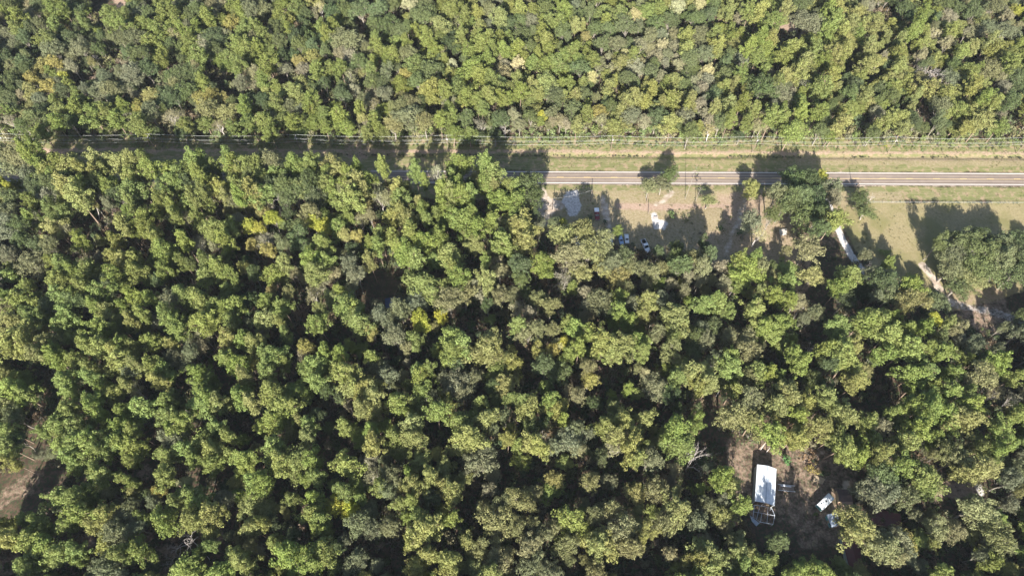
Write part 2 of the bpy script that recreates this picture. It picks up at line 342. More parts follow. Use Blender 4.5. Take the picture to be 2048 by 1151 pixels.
def pine(seed):
    rg = np.random.default_rng(seed); puffs = []; wood = MB()
    z0 = rg.uniform(8.5, 10.5); lob = [(rg.integers(1, 4), rg.uniform(0, 6.3), rg.uniform(.12, .32)) for _ in range(3)]
    lean = rg.normal(size=2) * .4
    limb(wood, (0, 0, -.2), (lean[0], lean[1], 19.0), .26, .06, rg, 6, .01, 6)
    nb = rg.integers(28, 35)
    for i in range(nb):
        t = (i + rg.uniform(0, .9)) / nb; az = i * 2.4 + rg.normal() * .4
        Rt = PR * (min(1, .62 + t * 1.3) if t < .3 else max(.18, 1.05 * (1 - ((t - .3) / .78) ** 1.7)))
        Rt *= 1 + sum(a * math.sin(k * az + p) for k, p, a in lob); Rt *= rg.uniform(.72, 1.08)
        zb = z0 + (PH - .8 - z0) * t
        cx, cy = lean * t; tip = np.array([cx + math.cos(az) * Rt, cy + math.sin(az) * Rt, zb + rg.uniform(-.2, .9)])
        root = np.array([cx, cy, zb - Rt * .15])
        limb(wood, root, tip, .07, .025, rg, 4, .05, 2)
        bv = rg.uniform(.3, .7)
        for k in range(int(2.4 + Rt * .95)):
            u = 1 - k * rg.uniform(.2, .3)
            if u < .15: break
            p = root + (tip - root) * u + rg.normal(size=3) * np.array([.5, .5, .28])
            puffs.append((p, rg.uniform(.75, 1.2) * (1 if t < .85 else .8), bv + rg.normal() * .08))
    puffs.append(((lean[0], lean[1], 19.4), .8, .5))
    return puffs, wood
OH, OR = 14.0, 5.0   # broadleaf prototype
def oak(seed, ragged=0.0):
    rg = np.random.default_rng(seed); puffs = []; wood = MB()
    tp = limb(wood, (0, 0, -.2), (rg.normal() * .3, rg.normal() * .3, 5.5), .36, .24, rg, 7, .03, 3)
    nd = rg.integers(7, 11)
    for i in range(nd):
        az = i * 2.4 + rg.normal() * .3; rr = OR * math.sqrt((i + .4) / nd) * .66
        dr = rg.uniform(1.8, 2.7) * (1 - ragged * .2)
        zc = 11.6 - (rr / OR) ** 2 * 6.5 + rg.normal() * .6
        c = np.array([math.cos(az) * rr, math.sin(az) * rr, zc])
        pts = limb(wood, tp[-1] - np.array([0, 0, rg.uniform(0, 1.8)]), c + [0, 0, dr * .3], .16, .05, rg, 5, .08, 4)
        bv = rg.uniform(.32, .68)
        n = int(13 * (1 - ragged * .35))
        for k in range(n):
            d = rg.normal(size=3); d[2] = abs(d[2]) * .9 - .25; d /= np.linalg.norm(d)
            p = c + d * dr * np.array([1.05, 1.05, .9]) * rg.uniform(.75, 1.15)
            limb(wood, pts[-2], p, .045, .015, rg, 3, .08, 2)
            puffs.append((p, rg.uniform(.6, .95), bv + rg.normal() * .1))
        for k in range(3):
            puffs.append((c + rg.normal(size=3) * dr * .3, dr * .62, bv - .08))
    return puffs, wood
def shrub(seed):
    rg = np.random.default_rng(seed); puffs = []; wood = MB()
    for i in range(rg.integers(9, 14)):
        az = rg.uniform(0, 6.3); rr = rg.uniform(.1, 1.3); z = 1.5 - rr * .5 + rg.normal() * .25
        p = np.array([math.cos(az) * rr, math.sin(az) * rr, max(.35, z)])
        limb(wood, (0, 0, -.1), p, .04, .015, rg, 3, .1, 2)
        puffs.append((p, rg.uniform(.35, .6), rg.uniform(.3, .7)))
    return puffs, wood
def deadwood(seed, h=14, spread=5):
    rg = np.random.default_rng(seed); wood = MB()
    def grow(p, d, L, r, dep):
        q = p + d * L; pts = limb(wood, p, q, r, r * .6, rg, 5 if dep < 2 else 4, .1, 3)
        if dep >= 4 or r < .03: return
        for k in range(3 if dep else 4):
            nd = d + rg.normal(size=3) * (.75 if dep else .65); nd[2] = abs(nd[2]) * .8 if dep < 2 else nd[2]; nd /= np.linalg.norm(nd)
            grow(pts[-1] if k < 2 else pts[2], nd, L * rg.uniform(.5, .8), r * .6, dep + 1)
    grow(np.array([0, 0, -.2]), np.array([rg.normal() * .06, rg.normal() * .06, 1.]) , h * .42, .2, 0)
    return wood
def wood_mesh(name, wood, mat):
    me = bpy.data.meshes.new(name); me.from_pydata(wood.v, [], wood.f); me.materials.append(mat)
    me.polygons.foreach_set('use_smooth', np.ones(len(me.polygons), bool)); return me
PROTO = {'pine': [], 'oak': [], 'rag': [], 'dead': [], 'bush': []}
BOTH = bpy.data.collections.new('forest_kinds')      # source meshes of the stuff, never linked to the scene
def make_protos():
    for i in range(12):
        pf, wd = pine(11 + i); V_, Q_, A_ = crown_arrays(pf, 44, .27, np.random.default_rng(50 + i))
        PROTO['pine'].append((arrays_mesh('crown', V_, Q_, A_, M_NEEDLE), wood_mesh('trunk', wd, M_PBARK)))
        BOTH.objects.link(bpy.data.objects.new('a%02d' % i, arrays_mesh('pine_both', V_, Q_, A_, M_NEEDLE, wd, M_PBARK)))
    for i in range(10):
        pf, wd = oak(131 + i); V_, Q_, A_ = crown_arrays(pf, 44, .22, np.random.default_rng(70 + i), .5)
        PROTO['oak'].append((arrays_mesh('crown', V_, Q_, A_, M_LEAF), wood_mesh('trunk', wd, M_OBARK)))
        BOTH.objects.link(bpy.data.objects.new('b%02d' % i, arrays_mesh('oak_both', V_, Q_, A_, M_LEAF, wd, M_OBARK)))
    for i in range(4):
        pf, wd = oak(41 + i, 1.0); V_, Q_, A_ = crown_arrays(pf, 20, .2, np.random.default_rng(80 + i), .5)
        PROTO['rag'].append((arrays_mesh('crown', V_, Q_, A_, M_LEAF), wood_mesh('trunk', wd, M_DEAD)))
    for i in range(4):
        PROTO['dead'].append((None, wood_mesh('trunk', deadwood(91 + i), M_DEAD)))
    for i in range(4):
        pf, wd = shrub(95 + i); V_, Q_, A_ = crown_arrays(pf, 60, .17, np.random.default_rng(97 + i), .5)
        PROTO['bush'].append((arrays_mesh('foliage', V_, Q_, A_, M_LEAF), wood_mesh('stem', wd, M_OBARK)))
        BOTH.objects.link(bpy.data.objects.new('c%02d' % i, arrays_mesh('bush_both', V_, Q_, A_, M_LEAF, wd, M_OBARK)))
make_protos()

# ------------------------------------------------------------------ tree list read off the photograph: x y crown-radius kind
KIND = {  # proto, tint, words, crown centre share of height, default height
 'p': ('pine', (.175, .205, .058), 'green pine', 21), 'P': ('pine', (.188, .228, .062), 'bright green pine', 21),
 'q': ('pine', (.228, .238, .078), 'yellowish green pine', 21),
 'o': ('oak', (.125, .155, .062), 'mid green broadleaf tree', 17), 'g': ('oak', (.175, .188, .100), 'grey-green broadleaf tree', 17),
 's': ('oak', (.088, .118, .048), 'dark green broadleaf tree', 17), 'v': ('oak', (.215, .215, .095), 'olive broadleaf tree', 18),
 'b': ('rag', (.262, .25, .145), 'thin tan-leaved tree', 14), 'y': ('oak', (.310, .290, .100), 'yellowing broadleaf tree', 14),
 'Y': ('oak', (.38, .39, .07), 'bright yellow broadleaf tree', 14), 'c': ('rag', (.40, .38, .20), 'pale cream-leaved tree', 14),
 'd': ('dead', None, 'bare dead tree', 14)}
NORTH = """20 12 12 o;38 30 13 p;60 30 14 b;80 20 14 o;100 15 11 p;125 15 11 p;150 15 14 o;165 35 12 p;110 45 12 p;30 55 12 p;60 60 12 o;80 50 12 g;95 75 12 p;15 75 12 g;215 25 15 p;235 40 14 p;245 80 14 g;140 75 12 o;125 65 8 s;108 100 20 g;165 100 20 g;200 100 13 o;190 115 8 d;15 115 12 s;45 125 14 o;82 135 19 y;110 130 14 y;130 155 8 Y;65 160 15 y;100 175 18 y;60 185 15 y;125 180 14 o;20 165 14 o;45 175 10 g;20 200 14 o;200 180 16 g;225 180 14 g;245 210 12 p;210 220 12 p;230 235 14 p;180 225 16 p;150 215 14 p;120 215 14 p;75 235 16 o;110 240 14 p;140 245 14 o;20 240 16 b;45 250 14 o;80 262 15 p;170 250 12 s;215 262 12 p;
300 30 14 o;325 20 14 p;345 20 12 p;292 45 10 p;355 45 16 p;365 60 12 p;395 20 14 o;412 30 12 p;390 52 12 p;440 10 13 c;478 15 13 p;500 20 14 g;465 48 16 y;490 57 12 p;508 50 12 p;430 75 24 s;318 60 12 p;358 75 14 b;345 90 14 o;380 80 14 p;395 110 14 p;270 75 18 g;280 110 18 o;265 150 22 g;292 140 17 s;325 115 10 p;470 85 14 p;490 95 14 p;475 125 14 p;505 92 12 b;505 155 10 b;370 150 26 o;405 160 10 p;420 175 10 o;375 185 16 o;480 170 12 g;350 195 12 s;305 195 16 y;275 215 14 y;330 200 18 o;300 225 18 g;345 235 20 b;370 245 14 p;270 245 16 p;290 265 12 p;400 195 14 y;420 190 14 y;450 200 16 y;420 220 20 v;455 225 18 v;410 245 16 p;440 250 16 b;465 255 14 p;490 215 18 p;500 245 18 p;315 268 10 s;365 268 12 s;
525 20 14 g;560 30 14 p;575 40 12 y;590 10 10 p;550 55 14 o;578 60 11 p;640 15 15 c;665 25 14 s;690 20 16 o;720 20 18 o;755 50 18 o;755 20 16 o;690 80 24 v;665 50 12 p;650 65 12 p;645 82 10 s;735 100 12 g;755 88 12 p;525 70 12 p;515 92 12 p;560 85 14 o;600 90 12 o;625 95 14 o;590 73 12 s;650 105 12 o;680 110 12 b;535 120 18 p;565 112 10 s;600 125 14 y;625 115 12 y;570 140 14 b;608 140 12 b;630 140 12 p;680 132 12 p;720 125 14 o;745 140 14 p;700 160 18 b;740 165 14 o;685 190 16 o;650 168 12 s;590 180 20 q;620 195 16 p;525 160 12 p;550 172 10 p;525 200 12 s;550 200 12 p;575 215 12 g;525 240 16 p;540 262 14 p;585 240 12 p;600 262 14 p;650 252 12 p;675 230 14 p;690 252 14 p;720 212 10 p;745 210 16 b;725 235 12 y;750 240 16 p;730 264 12 p;760 262 14 p;
775 50 22 o;797 60 18 o;845 35 24 o;785 10 12 o;820 10 12 c;811 82 10 P;850 70 12 p;880 50 14 q;815 110 20 v;785 105 12 p;830 125 16 p;810 150 12 y;775 145 14 g;870 100 16 P;900 90 20 s;865 140 22 o;905 130 10 c;835 165 18 o;865 172 14 q;890 175 12 p;770 190 16 g;800 215 16 v;820 235 24 v;850 245 18 v;785 250 18 v;895 200 12 b;925 70 12 p;940 100 16 p;930 30 12 p;910 15 12 p;895 25 12 p;950 20 10 q;980 20 16 g;1000 32 14 q;1015 50 14 o;985 50 14 g;960 50 12 q;975 75 12 p;1000 72 12 p;958 85 12 p;985 95 12 p;1010 97 10 p;1010 130 10 b;975 115 12 p;940 135 20 p;960 150 18 p;985 160 16 p;930 190 14 p;955 200 12 p;975 190 16 q;1000 192 12 p;965 215 12 p;930 240 14 o;905 230 14 p;880 237 10 p;905 262 14 p;960 250 16 b;1000 240 20 o;940 264 14 p;990 270 14 s;960 272 12 s;1010 254 9 d;
1040 15 12 q;1065 20 10 p;1090 20 14 o;1130 15 12 p;1120 38 12 p;1100 40 12 p;1155 35 14 o;1180 22 12 o;1210 40 14 p;1240 25 14 p;1270 32 12 c;1190 58 16 o;1215 60 14 o;1250 55 18 o;1085 60 12 p;1090 78 14 q;1125 65 16 o;1150 47 10 q;1045 70 14 o;1060 95 14 o;1035 92 12 p;1150 98 12 p;1172 75 12 y;1205 90 14 o;1235 90 18 g;1250 110 12 c;1075 107 12 p;1100 100 14 p;1125 112 16 p;1115 130 16 p;1140 105 12 p;1185 115 12 p;1090 127 14 p;1065 122 12 p;1035 130 12 c;1160 140 18 o;1195 130 14 g;1225 140 14 b;1265 107 12 p;1265 135 12 b;1180 157 12 c;1255 160 16 o;1060 165 12 q;1090 160 18 q;1040 178 12 p;1140 165 12 p;1165 165 12 p;1110 195 18 o;1150 190 12 q;1170 192 14 o;1215 172 14 q;1225 215 14 o;1195 225 16 y;1172 225 10 p;1250 200 16 q;1272 192 14 q;1230 250 14 q;1145 220 14 o;1155 247 12 q;1120 242 12 b;1085 233 9 Y;1060 235 14 o;1040 250 12 b;1205 242 14 b;1265 232 16 g;
1295 20 16 p;1320 15 12 p;1355 15 12 c;1400 12 12 c;1340 42 18 o;1390 40 16 o;1420 32 12 o;1460 20 12 q;1475 37 10 b;1500 20 12 p;1520 22 12 q;1310 50 16 o;1300 75 14 g;1350 70 12 b;1375 72 14 q;1400 70 16 g;1430 65 12 p;1440 87 12 q;1425 92 10 q;1480 65 10 p;1525 72 10 p;1325 90 12 c;1300 97 12 b;1375 97 12 q;1410 110 18 g;1360 130 14 b;1380 120 14 o;1415 142 10 c;1460 110 14 o;1500 92 12 P;1515 110 14 P;1480 120 16 g;1450 150 16 o;1485 145 10 p;1525 175 24 s;1300 145 14 o;1305 175 12 q;1322 155 10 b;1350 160 12 q;1370 172 14 o;1403 175 12 b;1450 170 10 q;1470 165 10 q;1460 210 14 q;1485 200 12 p;1430 190 14 o;1385 197 12 q;1345 197 12 q;1325 202 9 q;1290 200 14 q;1375 212 9 q;1400 210 12 b;1430 215 10 q;1290 245 14 b;1315 235 18 o;1345 245 14 q;1370 235 16 g;1410 230 10 b;1420 260 17 c;1460 237 12 p;1440 245 14 o;1495 242 12 p;1510 215 14 p;1525 242 14 b;1380 264 14 o;1480 272 10 s;
1545 40 14 p;1575 20 12 q;1600 12 14 o;1545 75 12 q;1618 45 23 g;1585 95 18 q;1630 100 14 p;1650 60 14 p;1670 40 14 p;1660 20 12 p;1690 60 14 q;1680 20 12 q;1715 25 14 q;1705 45 14 q;1732 45 14 q;1755 50 14 q;1740 14 10 b;1670 105 14 q;1692 95 12 q;1720 70 12 p;1740 100 12 q;1650 120 12 p;1612 120 12 q;1570 107 14 p;1600 140 14 q;1575 150 14 q;1555 160 14 p;1550 180 20 g;1605 170 16 b;1645 175 16 p;1665 155 12 q;1735 130 14 q;1755 125 12 y;1725 150 12 p;1765 165 14 q;1710 170 14 o;1695 190 14 o;1732 190 14 q;1605 225 14 P;1585 258 18 P;1570 232 14 p;1640 220 12 p;1660 215 10 o;1680 245 16 q;1700 215 14 p;1755 182 14 o;1780 195 14 o;1752 225 12 b;1545 230 14 p;1640 262 14 o;1770 240 14 q;1660 268 12 p;1745 268 14 o;
1810 20 20 s;1850 20 14 p;1895 10 14 o;1840 45 12 p;1895 32 10 b;1920 20 16 o;1945 27 18 o;1985 15 18 g;2035 25 12 Y;1868 70 18 c;1905 57 12 q;1950 67 14 b;1975 57 14 g;2010 65 22 g;1825 62 12 p;1800 77 14 q;1862 142 12 d;1845 145 9 d;1878 148 10 d;1925 100 12 p;1945 92 10 q;1985 77 12 q;1905 132 14 o;1935 140 16 p;1980 140 20 v;2025 125 14 p;2000 97 12 q;2030 155 14 o;1860 175 18 q;1890 185 14 q;1950 170 12 q;1970 190 14 p;2005 175 12 b;1880 215 20 g;1915 215 14 p;1990 200 14 q;2020 202 14 o;1945 222 18 q;1970 237 14 q;1935 252 14 q;2000 252 12 p;1875 245 14 o;1800 130 14 q;1800 100 12 q"""
SOUTH = """55 302 14 p;70 296 13 p;15 312 12 b;35 317 15 v;30 340 20 g;85 330 14 p;60 352 12 g;115 322 14 p;140 325 18 q;160 337 12 q;195 320 16 q;208 342 12 q;240 325 20 q;20 378 8 Y;8 367 8 Y;25 397 16 o;60 402 14 p;90 370 18 o;95 395 14 b;72 377 14 o;130 370 16 q;150 392 18 q;170 362 12 s;192 380 12 s;215 372 12 p;235 392 16 o;220 412 10 g;185 405 10 y;60 430 14 P;100 415 16 p;125 427 16 p;75 440 14 g;110 455 18 q;135 462 12 b;20 425 18 g;15 460 22 g;42 450 18 o;45 482 16 o;75 490 16 o;100 492 14 g;160 480 14 P;65 528 30 g;20 510 14 g;105 520 14 p;125 530 16 p;150 540 14 p;172 542 16 p;120 560 20 p;205 520 12 b;245 450 16 q;230 478 12 q;225 510 14 q;247 520 14 q;230 545 16 p;210 562 14 o;160 570 14 p;
265 320 16 q;262 347 18 q;285 320 12 p;305 335 14 p;290 360 16 v;270 377 16 p;260 397 14 p;345 345 14 b;360 350 12 p;385 325 18 P;402 320 12 p;398 345 14 p;410 360 12 p;430 335 10 p;465 325 20 P;455 310 12 P;480 337 14 v;500 332 14 p;440 375 16 q;450 392 12 q;476 390 13 P;465 407 12 v;500 375 16 q;385 393 12 p;375 407 14 p;410 388 12 p;415 412 8 p;335 400 14 p;320 402 10 p;345 417 12 p;290 387 12 b;350 430 12 p;370 437 14 b;285 435 14 p;290 455 14 p;305 468 16 q;265 450 14 p;395 440 18 p;420 457 22 p;455 455 20 P;450 477 14 p;480 440 12 b;500 452 14 Y;505 490 12 y;365 480 14 P;325 500 22 P;400 490 18 b;430 490 12 b;365 520 10 p;385 530 10 o;410 518 12 p;435 530 16 p;410 550 18 P;460 545 7 p;490 535 10 y;325 535 14 p;300 540 10 y;270 515 16 p;270 542 18 p;320 562 16 o;
515 330 12 P;540 325 18 g;560 342 12 o;590 330 20 P;620 325 12 P;660 340 18 y;630 340 18 o;650 362 18 o;520 385 18 P;530 412 12 b;585 385 22 o;575 402 14 o;610 375 18 o;630 397 20 o;555 402 12 d;525 425 12 y;547 438 16 Y;520 460 10 Y;620 425 22 v;710 365 20 q;705 395 18 P;725 407 16 y;665 380 10 y;760 395 16 b;745 370 12 b;695 345 10 p;715 335 12 P;765 330 10 P;625 445 16 Y;650 457 16 Y;675 455 16 P;690 472 10 y;690 430 12 p;720 440 16 b;715 475 14 y;590 455 22 o;600 482 20 o;570 490 14 g;530 480 20 b;537 502 14 y;645 485 16 P;620 515 18 P;650 520 16 P;570 525 14 q;545 547 20 P;590 547 12 b;630 545 18 q;670 550 14 b;700 530 22 g;715 552 16 g;740 518 10 q;760 470 14 P;755 492 12 P;640 568 14 b;
830 340 12 P;848 358 8 P;870 345 15 c;925 325 20 P;908 337 12 P;900 355 12 P;920 362 8 P;970 325 14 P;985 345 20 P;957 357 18 y;975 375 14 y;795 375 14 q;800 395 16 p;775 397 10 b;880 380 12 P;920 387 18 P;903 385 14 q;937 387 12 P;885 410 18 P;840 405 12 q;842 418 10 p;870 425 8 p;800 420 16 q;815 437 18 q;780 432 14 q;850 435 14 P;1000 400 24 P;1013 380 14 s;925 437 22 P;942 425 14 P;950 452 20 P;980 440 18 P;1010 455 18 g;1005 480 18 P;785 470 12 p;820 462 16 q;840 482 20 P;810 502 22 P;830 517 18 P;880 470 16 P;945 487 16 q;900 510 20 q;905 532 16 q;920 557 22 P;850 565 26 P;795 490 12 P;970 520 10 p;995 522 16 b;1000 542 14 b;975 560 20 q;
1055 370 26 s;1070 395 20 s;1030 402 20 P;1035 455 28 q;1050 482 22 q;1110 443 12 g;1125 443 8 Y;1085 527 24 P;1040 532 22 o;1042 560 16 o;1130 475 26 v;1166 466 23 v;1206 487 19 v;1140 512 28 v;1180 502 25 v;1205 537 22 y;1246 515 21 o;1225 524 23 g;1130 555 22 b;1162 550 20 y;1240 557 20 y;1262 533 17 v;
1298 374 17 v;1325 367 18 g;1340 350 15 o;1416 402 14 v;1350 517 14 o;1360 532 18 o;1390 520 20 v;1405 537 14 v;1290 541 15 v;1304 549 13 v;1375 557 12 b;1400 562 12 b;1440 537 14 b;1420 510 13 o;1475 520 14 P;1510 513 13 P;1490 540 26 P;1520 537 16 v;1500 445 20 g;1517 468 16 c;1507 375 17 q;
1590 365 26 s;1620 362 22 s;1642 357 12 Y;1600 395 26 o;1573 402 20 o;1553 390 15 v;1625 402 24 s;1640 427 22 o;1610 432 26 o;1662 377 16 g;1665 402 12 b;1670 437 16 q;1635 460 20 o;1545 432 14 o;1718 398 17 s;1731 424 16 o;1743 395 8 d;1615 497 28 v;1620 555 20 y;1592 605 15 b;1700 552 22 P;1680 572 16 p;1725 530 9 d;1742 547 12 g;1765 562 28 o;1770 505 8 P;
1876 488 13 o;1925 484 27 o;1958 476 21 s;1904 508 22 g;1900 538 27 g;1936 558 29 v;1978 505 26 o;2012 491 24 g;2034 483 20 o;2044 515 24 o;2003 522 26 g;2030 548 26 o;1945 520 30 o;1968 545 26 o;1915 575 22 o;1820 567 16 P"""
SOUTH2 = """40 595 20 P;15 620 14 b;20 640 16 q;60 625 12 p;120 587 18 P;150 585 14 P;100 610 14 o;130 627 22 P;120 652 18 P;160 605 16 o;205 585 16 P;190 612 14 P;215 622 20 q;245 610 16 p;200 657 16 P;220 650 12 o;30 672 24 q;52 692 16 q;70 702 14 q;95 680 16 q;105 702 20 P;112 718 16 P;150 720 18 P;172 732 14 P;170 690 16 P;200 687 18 P;225 702 16 q;245 692 18 P;245 722 20 q;185 752 14 P;165 747 16 o;130 765 20 P;142 782 14 P;250 767 12 q;30 777 22 P;10 767 14 q;42 792 16 P;10 812 16 q;30 832 18 o;135 812 14 P;185 807 18 P;205 832 16 P;120 842 20 P;150 852 18 P;245 817 12 P;240 852 16 P;15 857 14 P;
265 587 12 P;300 592 14 p;345 602 22 g;365 587 16 P;395 592 18 P;412 602 12 P;280 627 14 P;265 642 14 q;300 637 10 b;312 647 14 b;330 627 18 P;345 642 16 P;355 662 18 P;345 687 14 q;410 642 20 P;430 612 16 P;455 617 20 P;472 610 16 P;460 642 14 P;460 672 16 q;487 677 16 P;505 687 16 q;300 682 14 P;262 692 12 q;270 732 14 q;300 727 14 P;265 747 14 g;325 742 18 P;320 762 16 q;385 705 14 g;350 717 14 g;400 692 12 b;455 717 16 P;472 727 16 P;487 747 12 q;395 747 16 P;420 752 12 P;400 777 12 P;410 792 14 P;345 790 14 o;270 777 16 b;280 817 18 P;335 802 16 P;340 827 18 P;357 842 18 P;415 807 20 P;435 800 14 q;480 790 18 P;502 802 14 q;345 857 14 P;265 857 12 P;430 857 14 P;
530 602 16 P;545 582 12 y;580 587 12 v;565 612 14 P;525 642 18 q;560 642 8 q;570 667 10 P;530 667 12 b;575 682 14 s;525 702 16 P;547 712 18 P;567 717 14 P;628 590 18 b;640 617 12 q;637 642 18 P;690 610 20 P;715 617 16 P;712 642 22 P;760 632 18 g;745 667 14 y;612 695 14 y;605 712 12 b;650 702 12 P;680 702 12 P;620 742 26 P;637 728 18 P;632 762 16 P;690 742 26 q;705 772 22 q;732 772 24 q;742 792 20 q;720 817 14 q;697 810 8 b;745 712 14 P;757 737 20 g;530 737 12 P;545 787 22 q;562 812 22 P;555 837 24 P;600 837 12 q;620 847 18 P;637 832 14 o;690 852 16 P;742 857 14 P;655 782 14 s;
780 642 24 g;800 622 20 g;830 602 20 g;850 580 14 v;790 672 18 g;815 697 12 v;840 642 18 Y;852 657 12 Y;830 677 14 P;880 637 14 Y;900 602 22 v;927 592 22 v;965 592 12 b;1000 592 16 v;905 672 22 P;922 692 22 P;900 707 20 P;975 692 26 q;992 707 22 q;910 727 16 o;915 767 28 g;930 787 20 g;947 757 18 g;890 757 14 g;835 737 14 P;860 737 10 P;840 752 14 P;840 782 18 P;860 797 16 g;775 752 18 g;795 802 20 P;825 852 22 q;815 726 8 b;895 812 18 q;870 822 16 P;920 842 22 P;960 802 12 P;975 837 22 q;1010 772 18 y;985 772 14 o;1020 797 10 P;1010 832 16 g;
1075 597 14 v;1100 612 18 v;1035 617 16 b;1060 627 12 b;1035 647 12 P;1055 667 18 v;1077 660 14 v;1105 662 14 v;1135 642 14 P;1150 652 18 P;1167 667 20 P;1115 692 13 c;1130 687 13 Y;1105 702 12 y;1075 702 14 y;1160 692 14 P;1200 602 24 g;1172 612 10 b;1245 627 14 P;1260 642 14 P;1270 612 18 g;1205 682 24 q;1230 697 22 q;1247 687 20 q;1270 682 14 P;1090 732 20 o;1120 747 26 o;1175 737 16 v;1180 757 16 y;1155 792 14 b;1060 812 24 q;1045 802 14 P;1100 802 16 P;1115 817 16 q;1125 837 10 P;1060 852 16 o;1150 857 18 g;1210 852 20 q;1245 842 24 q;1255 777 8 P;
1295 602 18 q;1290 627 14 q;1320 597 14 g;1350 630 26 q;1360 650 22 q;1405 607 14 P;1430 597 10 P;1440 607 16 P;1457 620 12 P;1400 657 14 g;1425 652 14 o;1390 672 14 o;1410 682 16 g;1455 672 16 v;1310 667 16 g;1290 682 14 P;1345 677 14 P;1340 707 20 v;1285 702 12 P;1490 682 20 v;1500 707 20 v;1515 617 22 q;1530 652 14 P;1460 712 18 P;1430 717 14 g;1460 737 18 P;1400 742 24 q;1420 767 16 q;1400 772 16 q;1290 747 10 c;1355 757 16 P;1310 772 22 g;1340 792 14 s;1495 752 18 v;1520 742 16 P;1470 777 12 q;1500 802 20 v;1290 837 14 q;1350 852 22 P;1395 837 12 P;1460 832 24 v;1510 842 24 q;
1555 592 16 P;1580 597 14 P;1565 642 22 P;1545 662 20 P;1605 612 18 b;1630 627 14 g;1585 702 12 P;1600 722 20 P;1540 742 12 P;1622 697 9 d;1680 652 22 P;1730 637 26 P;1750 642 22 P;1660 692 22 P;1682 702 24 P;1710 692 22 q;1700 722 20 q;1770 702 18 P;1780 662 18 P;1710 762 22 q;1660 732 14 o;1620 762 16 o;1580 792 26 q;1612 802 20 q;1555 807 20 q;1660 802 20 q;1690 832 26 q;1600 832 18 P;1640 850 18 q;1735 842 16 P;1762 852 14 b;1780 592 20 g;1785 822 14 P;1690 602 20 s;
1810 602 22 v;1840 602 20 v;1870 602 24 o;1865 642 16 Y;1850 652 14 P;1815 662 14 P;1815 692 20 P;1850 692 12 P;1885 702 16 P;1912 662 14 b;1918 682 13 b;1945 692 20 g;2000 722 16 P;1990 702 14 g;1850 742 20 P;1820 747 18 P;1905 742 16 P;1960 752 24 v;2035 750 12 P;1900 782 16 P;1860 802 20 P;1820 807 18 P;1940 807 20 P;1890 822 22 P;1930 837 26 q;1840 852 16 P;1990 787 18 b;2022 802 18 b;2040 822 14 P"""
